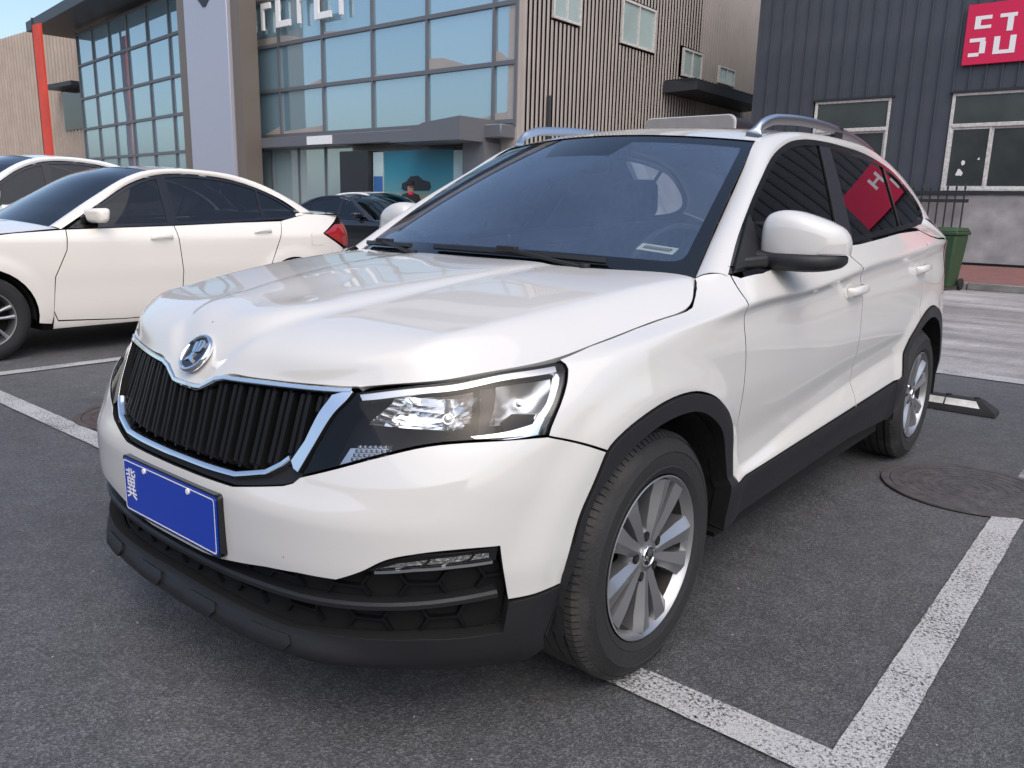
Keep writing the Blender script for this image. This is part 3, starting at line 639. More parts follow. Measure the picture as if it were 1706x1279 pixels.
# --- painted front bumper, wings, doors, quarter panels
bump_half = WHITE_LOW + FOG_UP[1:] + [(.926,.3985)] + ARCH_O[:i_seam+1] + [(1.0219,.7354)] + LAMP_BOT[1:] + BUMP_TOP[1:]
panel('front_bumper', both_halves(bump_half), W, M['paint'], suv, h=.018)
wing = [(1.0219,.7354)] + LAMP_REAR[::-1][1:] + SHUT[0:] + [(1.80,.975),(1.8815,.938)] + DOOR_F[1:] + ARCH_O[:i_seam-1:-1][0:]
panel('front_wing', wing, W, M['paint'], suv, both=True, h=.018)
Y2 = [(1.366,1.086),(1.43,1.045),(1.471,.994),(1.510,.92),(1.520,.836),(1.545,.72),(1.562,.592),(1.568,.45),(1.569,.40)]
split = SM(*[sd(*q) for q in Y2], n=4)
belt_f = [sd(y, z) for y, z in [(1.366,1.0775),(1.1,1.06),(.8,1.045),(.6,1.032),(.47,1.022)]]
SILL = lambda u0, u1: [(u, .412) for u in np.linspace(u0, u1, 8)]
fd = [DOOR_F[0]] + DOOR_F[1:] + SILL(1.8793, split[-1][0])[1:-1] + split[::-1] + belt_f[1:]
split[-1] = (split[-1][0], .412); fd = DOOR_F[:-1] + [(1.8793,.412)] + SILL(1.8793, split[-1][0])[1:-1] + split[::-1] + belt_f[1:]
panel('front_door', fd, W, M['paint'], suv, both=True, h=.02)
R_ARCH = [(2.61 + .452*math.cos(t), .325 + .452*math.sin(t)) for t in np.linspace(R(163), R(100), 12)]
rear_line = SM(sd(2.50,1.140), sd(2.475,1.06), sd(2.47,.95), sd(2.455,.86), sd(2.40,.78), n=4)
rl_arch = [sd(*q) for q in R_ARCH if q[0] < 2.41]
belt_r = [sd(y, z) for y, z in [(2.50,1.143),(2.2,1.131),(1.9,1.112),(1.6,1.0935),(1.366,1.0775)]]
rd = split + SILL(split[-1][0], rl_arch[0][0])[1:-1] + [(rl_arch[0][0],.412)] + rl_arch + rear_line[::-1] + belt_r[1:-1]
panel('rear_door', rd, W, M['paint'], suv, both=True, h=.02)
RA_O = [sd(2.61 + .452*math.cos(t), .325 + .452*math.sin(t)) for t in np.linspace(R(163), R(8), 34)]
ra_q = [sd(*(2.61 + .452*math.cos(t), .325 + .452*math.sin(t))) for t in np.linspace(R(117), R(8), 24)]
qp = [rl_arch[-1]] + ra_q[1:] + [sd(3.10,.40),(4.75,.42),(4.80,.62),(4.74,.74),(4.55,.76),(4.47,.84),(4.44,.90),sd(3.0,1.096)] + [sd(2.8,1.10),sd(2.67,1.115),sd(2.56,1.142)] + rear_line
panel('rear_quarter_panel', qp, W, M['paint'], suv, both=True, h=.02)
UM = UMAX
tg = [(4.78,.42),(UM,.42),(UM,.985),(4.60,.985),(4.46,.90),(4.50,.84),(4.58,.765),(4.76,.745),(4.82,.62)]
tg_full = np.array(tg + [(2*UM - a, b) for a, b in tg[::-1] if a < UM - 1e-6])
def Wr(u, w, off=0.0):
    u = np.atleast_1d(np.asarray(u, float)); w = np.atleast_1d(np.asarray(w, float)); m = u > UM
    p, n = W(np.where(m, 2*UM - u, u), w, off); p[..., 0] = np.where(m, -p[..., 0], p[..., 0]); n[..., 0] = np.where(m, -n[..., 0], n[..., 0]); return p, n
panel('tailgate', tg_full, Wr, M['paint'], suv, h=.035)
tl = [(4.44,.895),(4.47,.835),(4.55,.757),(4.735,.737),(4.76,.742),(4.59,.768),(4.505,.842),(4.466,.895)]
panel('tail_lamp', [(4.44,.895),(4.475,.83),(4.55,.765),(4.73,.745),(4.75,.76),(4.60,.86),(4.52,.90)], W, M['red_lens'], suv, both=True, h=.02, off=.003)
rbl = [(4.72,.24),(UM,.24),(UM,.415),(4.78,.415)] 
panel('rear_bumper', np.array([(4.45,.24),(UM,.24),(2*UM-4.45,.24),(2*UM-4.52,.41),(UM,.413),(4.52,.41)]), Wr, M['trim'], suv, h=.04)

# --- black cladding: arches, sills, lip
panel('wheel_arch_trim', ARCH_O + ARCH_I[::-1], W, M['trim'], suv, both=True, h=.016, off=.007, lip=.05)
RA_I = [sd(2.61 + .395*math.cos(t), .325 + .395*math.sin(t)) for t in np.linspace(R(176), R(4), 34)]
panel('wheel_arch_trim', [(3.58,.29)] + [(3.565,.412)] + RA_O[1:] + RA_I[::-1], W, M['trim'], suv, both=True, h=.018, off=.007, lip=.05)
panel('sill_trim', [(1.835,.27),(2.0,.283),(2.5,.283),(3.0,.283),(3.56,.262),(3.62,.30),(3.566,.41),(3.0,.41),(2.4,.41),(1.875,.41),(1.828,.34)], W, M['trim'], suv, both=True, h=.03, off=.006, lip=.04)
LIP_TOP = [(0,.325),(.2,.322),(.41,.3195),(.54,.329),(.7346,.338),(.85,.333),(.918,.3275)]
lip = [(0,.205),(.3,.205),(.6,.20),(.85,.195),(1.0,.193),(1.03,.235),(1.0202,.2756),(1.047,.3426),(1.0587,.4008),(.926,.3965)] + LIP_TOP[::-1]
panel('bumper_lip', both_halves(lip), W, M['trim'], suv, h=.02, off=.004, lip=.035)
for s in (1, -1):
    for a, b in ((.055,.19),(.295,.44)):
        c = [(a+.015,.256),(b-.02,.256),(b,.277),(b-.012,.300),(a+.012,.300),(a,.279)]
        d = panel_data([(q[0], q[1]) for q in c], W, h=.02, off=.011, lip=.012)
        if s < 0: d = mirrored(d)
        obj('lip_pad', d[0], d[2], M['trim'], suv, normals=d[1])
rec = [(0,.315),(.41,.31),(.7346,.328),(.925,.318),(.932,.41),(.91,.517),(.7354,.516),(.60,.485),(.55,.462),(.36,.446),(.2,.418),(0,.412)]
panel('lower_grille', both_halves(rec), W, M['dark'], suv, h=.025, off=-.038, lip=0)
def tube_uw(path, prof, name, m, parent, off=0.0, mir=False, n=6):
    q = resample(path, .02); P, N = W(q[:, 0], q[:, 1], off); v, f = sweep(P, N, prof); v = np.array(v)
    if mir: v = v * [-1, 1, 1]; f = [tuple(reversed(x)) for x in f]
    return v, f
lg = MB()
for pth in ([(-.90,.41),(-.76,.402),(-.6,.392),(-.45,.385),(-.2,.378),(0,.376),(.2,.378),(.45,.385),(.6,.392),(.76,.402),(.905,.412)],):
    v, f = tube_uw(pth, [(-.009,-.035),(-.009,-.010),(-.004,-.004),(.006,-.004),(.010,-.012),(.010,-.035)], '', None, None); lg.add(v, f)
fix_normals(lg.build('lower_grille_bar', M['trim'], suv))
def comb(w0, w1, us, nm):
    m = MB()
    for k, u in enumerate(us):
        for s in (1, -1):
            wm = (w0(u) + w1(u)) / 2; h2 = (w1(u) - w0(u)) / 2; du = .030
            for pth in ([(u, w0(u)), (u + .018, wm), (u, w1(u))] if k % 2 == 0 else [(u + .018, w0(u)), (u, wm), (u + .018, w1(u))],
                        [(u + .018, wm), (u + .088, wm)] if k % 2 == 0 else None):
                if pth is None: continue
                v, f = tube_uw(pth, [(-.0028,-.036),(-.0028,-.025),(.0028,-.025),(.0028,-.036)], '', None, None, mir=s < 0); m.add(v, f)
    return fix_normals(m.build(nm, M['slat'], suv, kind='stuff'))
comb(lambda u: np.interp(u, [0,.2,.5,.9], [.393,.395,.40,.425]), lambda u: np.interp(u, [0,.2,.36,.55,.66,.9], [.40,.41,.436,.452,.466,.478]), np.arange(.16, .88, .088), 'grille_mesh')
comb(lambda u: np.interp(u, [0,.5,.9], [.33,.335,.338]), lambda u: np.interp(u, [0,.5,.9], [.368,.376,.402]), np.arange(.03, .88, .088), 'grille_mesh')

# --- fog lamp strips
M['fog_cell'] = mat('ribbed_lamp_reflector', (.50,.49,.46), .3, .8, var=.5, vscale=60, bump=.6, bscale=160)
FOG = [(.6361,.4880),(.6864,.4995),(.7598,.5068),(.8341,.5096),(.8862,.5090),(.8894,.4915),(.8092,.4905),(.7232,.4875),(.6423,.4800)]
shelf = [(.585,.466),(.62,.475),(.7232,.484),(.8092,.4875),(.9,.488),(.908,.5135),(.7354,.5125),(.66,.4995),(.61,.477)]
panel('lamp_shelf', shelf, W, M['gloss_black'], suv, both=True, h=.02, off=-.010, lip=.03)
for o in panel('fog_lamp', FOG, W, M['glass'], suv, both=True, h=.012, off=-.003, lip=.004): pass
FOG_IN = [(.645,.4865),(.6864,.4975),(.7598,.5048),(.8341,.5076),(.8840,.5070),(.8860,.4945),(.8092,.4935),(.7232,.4905),(.650,.4830)]
panel('fog_reflector', FOG_IN, W, M['fog_cell'], suv, both=True, h=.012, off=-.009, lip=.003)
for s in (1, -1):
    for k, u in enumerate((.700,.748,.796,.842)):
        w0, w1 = np.interp(u, [.64,.8892],[.4845,.4955]), np.interp(u, [.64,.76,.89],[.489,.504,.507])
        m = MB(); v, f = tube_uw([(u - .016, w0), (u - .002, (w0+w1)/2), (u + .008, w1)], [(-.0022,-.009),(-.0022,-.0055),(.0022,-.0055),(.0022,-.009)], '', None, None, mir=s < 0); m.add(v, f); fix_normals(m.build('fog_lamp_chevron', M['gloss_black'] if k % 2 else M['satin'], suv))
    m = MB(); v, f = tube_uw([(.640,.4795),(.7232,.4875),(.8092,.4905),(.888,.4915)], [(-.003,-.009),(-.003,-.001),(.003,-.001),(.003,-.009)], '', None, None, mir=s < 0); m.add(v, f); fix_normals(m.build('fog_lamp_chrome', M['satin'], suv))

# --- main grille
HOLE = [(0,.785),(.03,.785),(.0638,.7905),(.09,.815),(.1136,.8416),(.1462,.8565),(.2619,.8620),(.4764,.8670),(.4797,.8579),(.4325,.7139),(.4047,.6680),(.3692,.6405),(.3354,.6300),(.2628,.6190),(.1557,.6164),(0,.614)]
panel('grille_opening', both_halves(HOLE), W, M['dark'], suv, h=.03, off=-.045, lip=0)
top_w = lambda u: np.interp(abs(u), [0,.05,.0638,.1136,.1462,.2619,.4764], [.783,.783,.788,.839,.853,.858,.864])
bot_w = lambda u: np.interp(abs(u), [0,.1557,.2628,.3354,.3692,.4047,.4325,.4797], [.617,.619,.622,.633,.643,.671,.716,.86])
for k in range(18):
    u = -.4505 + k * .053
    a, b = bot_w(u) + .002, top_w(u) - .002
    if b - a < .03: continue
    m = MB()
    ww = np.concatenate([[a], np.linspace(a + .012, b - .012, 12), [b]])
    for c, wd in ((-.0100, .0080), (.0100, .0080)):
        vs_ = []
        for w in ww:
            p, n = W(np.array([u + c - wd, u + c - wd*.72, u + c + wd*.72, u + c + wd]), np.full(4, w))
            e = .020 if w in (a, b) else 0.0
            o_ = np.array([-.042, -.009 - e, -.009 - e, -.042]); vs_.append(p + n * o_[:, None])
        v = np.vstack(vs_); nr = len(ww)
        m.add(v, grid_faces(nr, 4) + [(0,1,2,3), ((nr-1)*4+3,(nr-1)*4+2,(nr-1)*4+1,(nr-1)*4)])
    vs_ = []
    for w in ww:
        p, n = W(np.array([u - .005, u + .005]), np.full(2, w)); vs_.append(p + n * (-.016))
    m.add(np.vstack(vs_), grid_faces(len(ww), 2))
    o = fix_normals(m.build('grille_slat', M['slat'], suv)); o.data.polygons.foreach_set('use_smooth', np.ones(len(o.data.polygons), bool)); o.data.set_sharp_from_angle(angle=R(35))
ct = [(0,.7935),(.04,.7935),(.0615,.797),(.085,.822),(.109,.849),(.141,.8625),(.26,.8680),(.40,.8725),(.495,.8768),(.538,.8800)]
cfull = [(-a, b) for a, b in ct[:0:-1]] + ct
q = resample(cfull, .012); P, N = W(q[:, 0], q[:, 1] - .004, .0)
v, f = sweep(P, N, [(-.0075,-.03),(-.0075,.0),(-.0045,.0045),(.003,.005),(.0068,.001),(.0068,-.03)])
o = fix_normals(obj('grille_chrome', v, f, M['chrome'], suv, smooth=True, angle=50))
side_p = [(.545,.8745),(.528,.8790),(.4810,.8590),(.4335,.7139),(.4060,.6650),(.4200,.6480),(.4380,.6420),(.4670,.7060),(.505,.788)]
panel('grille_chrome', side_p, W, M['chrome'], suv, both=True, h=.012, off=.004, lip=.02)
bot_p = [(.4040,.6645),(.3840,.6475),(.3424,.6230),(.2522,.6010),(.1451,.599),(0,.598)]
bot_full = [(-a, b) for a, b in bot_p[:0:-1]][:0] + [(-a, b) for a, b in bot_p] + bot_p[::-1][1:]
q = resample(bot_full, .012); P, N = W(q[:, 0], q[:, 1] + .006, .0)
v, f = sweep(P, N, [(-.0085,-.03),(-.0085,.0),(-.005,.005),(.004,.006),(.0075,.001),(.0075,-.03)])
fix_normals(obj('grille_chrome', v, f, M['chrome'], suv, smooth=True, angle=50))
rim_p = [(0,.606),(.15,.607),(.26,.610),(.34,.625),(.395,.655),(.43,.667),(.4412,.637),(.425,.6225),(.40,.6125),(.335,.5985),(.25,.5805),(.145,.5785),(0,.5775)]
panel('grille_surround', both_halves(rim_p), W, M['trim'], suv, h=.02, off=-.010, lip=.03)

# --- headlamps
lamp = LAMP_BOT + [(.4670,.7060),(.505,.788),(.545,.872)] + LAMP_TOP + LAMP_REAR[:-1]
for s in (1, -1):
    d = panel_data(lamp, W, h=.018, off=-.003, lip=.012, gap=.004)
    d = d if s > 0 else mirrored(d)
    hl = obj('headlamp', d[0], d[2], M['glass'], suv, normals=d[1])
    def sub(name, out, m_, off, lip=.01, h=.02, gap=0.0):
        e = panel_data(out, W, h=h, off=off, lip=lip, gap=gap); e = e if s > 0 else mirrored(e)
        return obj(name, e[0], e[2], m_, hl, normals=e[1])
    sub('lamp_housing', lamp, M['lamp_black'], -.085, 0)
    # walls of the housing down to its floor
    q = inset(resample(lamp, .015, True), .006); area = .5 * np.sum(q[:, 0] * np.roll(q[:, 1], -1) - np.roll(q[:, 0], -1) * q[:, 1])
    if area < 0: q = q[::-1]
    a0, n0 = W(q[:, 0], q[:, 1], -.006); a1, n1 = W(q[:, 0], q[:, 1], -.086); k = len(q)
    v = np.vstack([a0, a1]) * [s, 1, 1]; obj('lamp_wall', v, [(i, (i+1) % k, k + (i+1) % k, k + i) for i in range(k)], M['lamp_black'], hl)
    # bright upper band, dark eyebrow, rear chrome hook
    sub('lamp_chrome', SM((.556,.8690),(.7277,.8985),(.9386,.9135),(1.098,.9155),n=6) + SM((1.092,.899),(.93,.8975),(.74,.884),(.566,.853),n=6), M['satin'], -.010, .02)
    sub('lamp_chrome', [(1.098,.9115),(1.110,.905),(1.108,.893),(1.066,.823),(1.026,.757),(1.012,.742),(.94,.745),(.86,.752),(.85,.757),(.94,.764),(1.000,.772),(1.045,.83),(1.077,.885)], M['chrome'], -.022, .05, .015)
    # reflectors: inner multi-facet bowl, outer projector cell, indicator strip
    def bowl(u, w, du, dw, name, depth=.06, nf=7, m_=None, sm=False):
        m = MB(); vs_ = []
        for i in range(nf + 1):
            for j in range(nf + 1):
                a_, b_ = (i / nf * 2 - 1), (j / nf * 2 - 1); dep = -.022 - depth * (1 - max(abs(a_), abs(b_)) ** 2.5) - (0 if sm else .0035) * ((i * 2 + j) % 2)
                p, n = W(np.array([u + a_*du + b_*du*.28]), np.array([w + b_*dw]), dep); vs_.append(p[0] * [s, 1, 1])
        m.add(vs_, grid_faces(nf + 1, nf + 1)); o_ = m.build(name, m_ or M['chrome'], hl); fix_normals(o_); o_.data.polygons.foreach_set('use_smooth', np.full(len(o_.data.polygons), sm)); return o_
    bowl(.742,.824,.120,.052, 'reflector', .050, 10)
    bowl(.985,.836,.070,.054, 'reflector', .030, 6, M['satin'], True)
    for (u, w, r_) in ((.800,.826,.014),(.985,.850,.012)):
        p, n = W(np.array([u]), np.array([w]), -.05); p = p[0]; n = n[0]
        bv = MB(); a_ = Vector(p * [s,1,1]); n_ = Vector(n * [s,1,1]); bv.cyl(a_ - n_*.03, a_ + n_*.012, r_, r_*.9, 16); bv.cyl(a_ + n_*.012, a_ + n_*.020, r_*.7, r_*.35, 16)
        bv.build('bulb', M['satin'], hl)
    sub('lamp_divider', [(.865,.757),(.905,.757),(.930,.893),(.895,.893)], M['lamp_black'], -.028, .05, .015)
    sub('lamp_bar', [(.93,.764),(.995,.774),(1.01,.800),(.955,.815),(.925,.79)], M['dark'], -.020, .05, .015)
    sub('lamp_pane', [(.598,.778),(.850,.790),(.872,.886),(.655,.868)], M['glass'], -.016, .004, .02)
    # indicator at the inner lower corner
    ind = [(.520,.672),(.545,.716),(.635,.728),(.655,.722),(.600,.699)]
    sub('indicator_lamp', ind, M['satin'], -.030, .01, .012)
    m = MB()
    for i in range(7):
        for j in range(4):
            u, w = .552 + i*.0135 + j*.004, .690 + j*.0095 + i*.0012
            p, n = W(np.array([u, u+.011, u+.011, u, u+.0055]), np.array([w, w, w+.0075, w+.0075, w+.00375]), np.array([-.029]*4 + [-.022])); m.add(p * [s,1,1], [(0,1,4),(1,2,4),(2,3,4),(3,0,4)])
    fix_normals(m.build('lens_pyramids', M['satin'], hl, kind='stuff'))

# --- number plate
pl = MB(); PY = -.836
c_ = .012
def rrect(w, h, r, n=4):
    o_ = []
    for cx, cy, a0 in ((w/2-r, h/2-r, 0), (-w/2+r, h/2-r, 90), (-w/2+r, -h/2+r, 180), (w/2-r, -h/2+r, 270)):
        o_ += [(cx + r*math.cos(R(a0 + 90*i/n)), cy + r*math.sin(R(a0 + 90*i/n))) for i in range(n+1)]
    return o_
def slab(name, w, h, r, y0, y1, m_, parent, zc=.479):
    o_ = rrect(w, h, r); k = len(o_)
    v = [(x, y0, zc + z) for x, z in o_] + [(x, y1, zc + z) for x, z in o_]
    f = [tuple(range(k)), tuple(range(2*k-1, k-1, -1))] + [(i, i+k, (i+1) % k + k, (i+1) % k) for i in range(k)]
    return fix_normals(obj(name, v, f, m_, parent))
plate = slab('number_plate', .440, .140, .01, PY, PY + .003, M['plate_blue'], suv)
slab('plate_holder', .452, .152, .012, PY + .003, PY + .022, M['gloss_black'], suv)
ol, il = rrect(.434, .134, .009), rrect(.427, .127, .007); k = len(ol)
obj('plate_border', [(x, PY - .0008, .479 + z) for x, z in ol + il], [(i, (i+1) % k, (i+1) % k + k, i + k) for i in range(k)], M['white'], plate)
def text(name, s_, size, m_, parent, loc, rot, ext=.0004, align='CENTER', sx=1.0):
    cu = bpy.data.curves.new(name, 'FONT'); cu.body = s_; cu.size = size; cu.align_x = align; cu.align_y = 'CENTER'; cu.extrude = ext; cu.materials.append(m_)
    t_ = bpy.data.objects.new(name, cu); col.objects.link(t_); bpy.context.view_layer.update()
    me = bpy.data.meshes.new_from_object(t_.evaluated_get(bpy.context.evaluated_depsgraph_get())); bpy.data.objects.remove(t_)
    o_ = bpy.data.objects.new(name, me); col.objects.link(o_); o_.location = loc; o_.rotation_euler = rot; o_.scale = (sx, 1, 1)
    if parent is not None: o_.parent = parent
    return o_
text('plate_character', '\u5180', .088, M['white'], plate, (-.182, PY - .0008, .479), (R(90), 0, 0), sx=.62)
for x in (-.105, .105):
    bolts = MB(); bolts.cyl((x, PY - .004, .537), (x, PY, .537), .007, n=10); bolts.build('plate_bolt', M['white'], plate)

# --- badge: chrome ring, dark disc, winged arrow
def badge(parent, c, nrm, up, r, name='badge'):
    n_ = Vector(nrm).normalized(); x_ = Vector(up).cross(n_).normalized(); y_ = n_.cross(x_); c = Vector(c)
    P3 = lambda a, b, d=0.0: c + x_*a*r + y_*b*r + n_*d*r
    N = 40; v = []; 
    prof = [(1.0,-.12),(1.0,.06),(.95,.12),(.86,.13),(.80,.06),(.80,-.12)]
    for i in range(N):
        t = 2*math.pi*i/N; v += [P3(a*math.cos(t), a*math.sin(t), d) for a, d in prof]
    ring = fix_normals(obj(name, v, grid_faces(N, len(prof), True), M['chrome'], parent, smooth=True, angle=40))
    obj('badge_disc', [P3(.81*math.cos(2*math.pi*i/N), .81*math.sin(2*math.pi*i/N), .02) for i in range(N)], [tuple(range(N))], M['gloss_black'], ring)
    def ex(poly, d0=.02, d1=.09):
        k = len(poly); return [P3(a, b, d0) for a, b in poly] + [P3(a, b, d1) for a, b in poly], [tuple(range(k, 2*k))] + [(i, (i+1) % k, (i+1) % k + k, i + k) for i in range(k)]
    m = MB()
    # arrow shaft with barbed foot, three wing feathers sweeping up, and the eye
    shapes = [[(-.42,-.50),(-.16,-.40),(-.02,-.42),(.26,-.52),(.22,-.34),(.02,-.20),(.06,-.02),(-.20,-.04),(-.22,-.22),(-.40,-.36)],
              [(-.22,-.02),(-.02,.0),(-.10,.30),(-.20,.56),(-.42,.52),(-.34,.22)],
              [(.0,.0),(.14,.04),(.10,.36),(.04,.66),(-.14,.62),(-.06,.30)],
              [(.16,.04),(.34,.10),(.40,.34),(.38,.60),(.14,.68),(.18,.40)]]
    for sh in shapes:
        a, f = ex(sh); m.add(a, f)
    fix_normals(m.build('winged_arrow', M['chrome'], ring))
    return ring
badge(suv, (0,-.739,.837), (0,-.766,.643), (0,.643,.766), .052)

# --- windscreen
def ws_pt(x, k, off=0.0):
    x = np.atleast_1d(np.asarray(x, float)); k = np.atleast_1d(np.asarray(k, float)); x, k = np.broadcast_arrays(x, k)
    # x is given as a fraction of the local half width
    hw = .733 + (.571 - .733) * k; X = x * hw
    yb, zb = .237 + .144 * x**2, 1.040 - .022 * x**2
    yt, zt = .985 + .105 * x**2, 1.475 - .030 * x**2
    bul = .018 * 4 * k * (1 - k)
    P = np.stack([X, yb + (yt - yb) * k, zb + (zt - zb) * k + bul], -1)
    n = np.stack([.16 * x, np.full_like(x, -.50), np.full_like(x, .86)], -1); n /= np.linalg.norm(n, axis=-1)[..., None]
    return P + n * off, n
def ws_surf(a, b, off=0.0):
    e = 1e-3; p, _ = ws_pt(a, b); pa = ws_pt(np.asarray(a) + e, b)[0] - ws_pt(np.asarray(a) - e, b)[0]; pb = ws_pt(a, np.asarray(b) + e)[0] - ws_pt(a, np.asarray(b) - e)[0]
    n = np.cross(pa, pb); n /= np.linalg.norm(n, axis=-1)[..., None]; n *= np.sign(n[..., 2:3]); return p + n * off, n
wso = [(-1,.0),(1,.0),(1,1),(-1,1)]
wscr = panel('windscreen', wso, ws_surf, M['screen'], suv, h=.06, hb=.04, lip=.004, gap=.001)
frit_in = [(-.93,.118),(-.918,.094),(-.885,.083),(-.60,.078),(-.3,.070),(0,.066),(.3,.066),(.60,.067),(.87,.070),(.905,.075),(.928,.09),(.938,.12),(.943,.35),(.945,.6),(.941,.90),(.934,.938),(.6,.945),(.26,.945),(.20,.80),(-.29,.80),(-.36,.945),(-.7,.95),(-.935,.95),(-.945,.6),(-.943,.35)]
def frit():
    o_ = [(-1,-.01),(1,-.01),(1,1.0),(-1,1.0)]
    return panel_data(o_, ws_surf, h=.08, hb=.04, off=-.004, lip=0, gap=0, holes=[frit_in])
M['frit'] = mat('black_frit', (.004, .0045, .007), .35)
e = frit(); obj('windscreen_frit', e[0], e[2], M['frit'], wscr, normals=e[1])
d = panel_data(frit_in, ws_surf, h=.07, hb=.04, off=-.006, lip=0, gap=0); obj('haze_sheet', d[0], d[2], M['haze_film'], wscr, normals=d[1])  # added haze sheet inside the frit, lightening the view of the cabin
p, n = ws_surf(-.02, .745, -.012); mm = MB(); a_ = Vector(p[0]); mm.cyl(a_, a_ - Vector(n[0])*.03, .028, n=16); mm.build('rain_sensor', M['frit'], wscr)
q = [(.728,.124),(.882,.112),(.896,.150),(.742,.162)]
d = panel_data(q, ws_surf, h=.05, hb=.03, off=-.006, lip=0, gap=0); obj('vin_tag', d[0], d[2], M['white'], wscr, normals=d[1])
d = panel_data([(.752,.134),(.866,.1245),(.876,.141),(.762,.1505)], ws_surf, h=.05, hb=.03, off=-.0045, lip=0, gap=0); obj('vin_tag_print', d[0], d[2], M['cabin'], wscr, normals=d[1])
for i in range(10):
    a = .762 + i*.0106; d = panel_data([(a,.1345-i*.0009),(a+.004,.1342-i*.0009),(a+.008,.147-i*.0009),(a+.004,.1473-i*.0009)], ws_surf, h=.05, hb=.03, off=-.0035, lip=0, gap=0); obj('tag_stripe', d[0], d[2], M['white'], wscr, normals=d[1])

# --- glasshouse: frame line, windows, pillars
FR = [(.432,1.026),(.546,1.111),(.696,1.201),(.856,1.287),(1.03,1.373),(1.15,1.42),(1.277,1.453),(1.411,1.474),(1.52,1.4835),(1.681,1.490),(1.981,1.489),(2.24,1.479),(2.46,1.454),(2.66,1.416),(2.82,1.355),(2.945,1.287),(2.985,1.245),(2.975,1.205),(2.90,1.172),(2.72,1.152),(2.33,1.131),(1.633,1.0955),(1.05,1.055),(.70,1.038)]
top_line = SM(*FR[:17], n=5); bot_line = FR[17:]
frame = top_line + SM((2.985,1.245),(2.975,1.205),(2.90,1.172),(2.72,1.152),n=4)[1:] + [(2.33,1.1315),(2.0,1.114),(1.633,1.0945),(1.05,1.057),(.70,1.038)]
fr = np.array(frame)
inn = inset(resample(fr, .02, True), .020)
area = .5 * np.sum(inn[:, 0] * np.roll(inn[:, 1], -1) - np.roll(inn[:, 0], -1) * inn[:, 1])
d = panel_data(frame, Gs, h=.03, hb=.02, off=.004, lip=.02, gap=0, holes=[inn]); 
for s in (1, -1):
    e = d if s > 0 else mirrored(d); obj('window_trim', e[0], e[2], M['gloss_black'], suv, normals=e[1])
def clip_x(poly, f, keep):                                      # clip an outline by a slanted line y = f(z)
    out = []; n = len(poly)
    for i in range(n):
        a, b = poly[i], poly[(i+1) % n]; sa, sb = keep*(a[0] - f(a[1])), keep*(b[0] - f(b[1]))
        if sa >= 0: out.append(a)
        if sa*sb < 0: out.append(a + (b - a) * sa / (sa - sb))
    return np.array(out)
B0 = lambda z: np.interp(z, [1.09,1.49], [1.452,1.648]); B1 = lambda z: np.interp(z, [1.10,1.49], [1.632,1.770]); QD = lambda z: np.interp(z, [1.13,1.48], [2.405,2.520])
mz = lambda z: np.interp(z, [1.02,1.14,1.5], [.70,.70,.70])
pan = [('door_window', clip_x(inn, B0, -1)), ('b_pillar_trim', clip_x(clip_x(inn, B0, 1), B1, -1)), ('door_window', clip_x(clip_x(inn, B1, 1), QD, -1)), ('quarter_window', clip_x(inn, lambda z: QD(z) + .022, 1)), ('window_divider', clip_x(clip_x(inn, QD, 1), lambda z: QD(z) + .022, -1))]
for nm, po in pan:
    m_ = M['privacy'] if 'window' in nm and nm != 'window_divider' else M['gloss_black'] if nm != 'b_pillar_trim' else M['trim']
    panel(nm, po, Gs, m_, suv, both=True, h=.06, hb=.03, off=-.004 if 'window' in nm and nm != 'window_divider' else .003, lip=.006, gap=.0)

# painted frame between windscreen / roof and the windows
A_ = [(.735,.383,1.016),(.700,.535,1.113),(.655,.735,1.235),(.612,.915,1.342),(.571,1.09,1.449),(.556,1.22,1.482),(.549,1.40,1.505),(.545,1.7,1.524),(.540,2.05,1.526),(.530,2.4,1.512),(.515,2.7,1.484),(.500,2.95,1.445),(.520,3.12,1.39),(.570,3.24,1.29),(.625,3.30,1.20),(.675,3.32,1.13)]
B_ = [(.425,1.022),(.546,1.111),(.696,1.201),(.900,1.310),(1.10,1.402),(1.277,1.453),(1.45,1.479),(1.70,1.491),(1.981,1.489),(2.24,1.479),(2.48,1.452),(2.70,1.405),(2.86,1.335),(2.965,1.268),(2.985,1.225),(2.965,1.195)]
Ap = np.array(A_); By = np.array(B_)
Bp, Bn = Gs(By[:, 0], By[:, 1], .004)
rows = []
for a, b, n in zip(Ap, Bp, Bn):
    c = b - a; up = np.array([.55, -.10, .83]); nn = n * .55 + up * .45; nn -= c * (nn @ c) / (c @ c); nn /= np.linalg.norm(nn); L = np.linalg.norm(c)
    bl = min(.022, .16 * L)
    rows.append([a, a + c*.12 + nn*bl*.45, a + c*.35 + nn*bl, a + c*.65 + nn*bl*1.0, a + c*.90 + nn*bl*.45, b])
band = patch(rows, 130, 14)
def band_obj(s, g=None, name='body_frame'):
    g = band if g is None else g
    v = g.reshape(-1, 3) * [s, 1, 1]; o_ = obj(name, v, grid_faces(*g.shape[:2]), M['paint'], suv, smooth=True); fix_normals(o_)
    c_ = o_.data.polygons[len(o_.data.polygons)//2]
    if c_.normal.x * s < 0 and c_.normal.z < 0: o_.data.flip_normals()
    return o_
for s in (1, -1): band_obj(s)
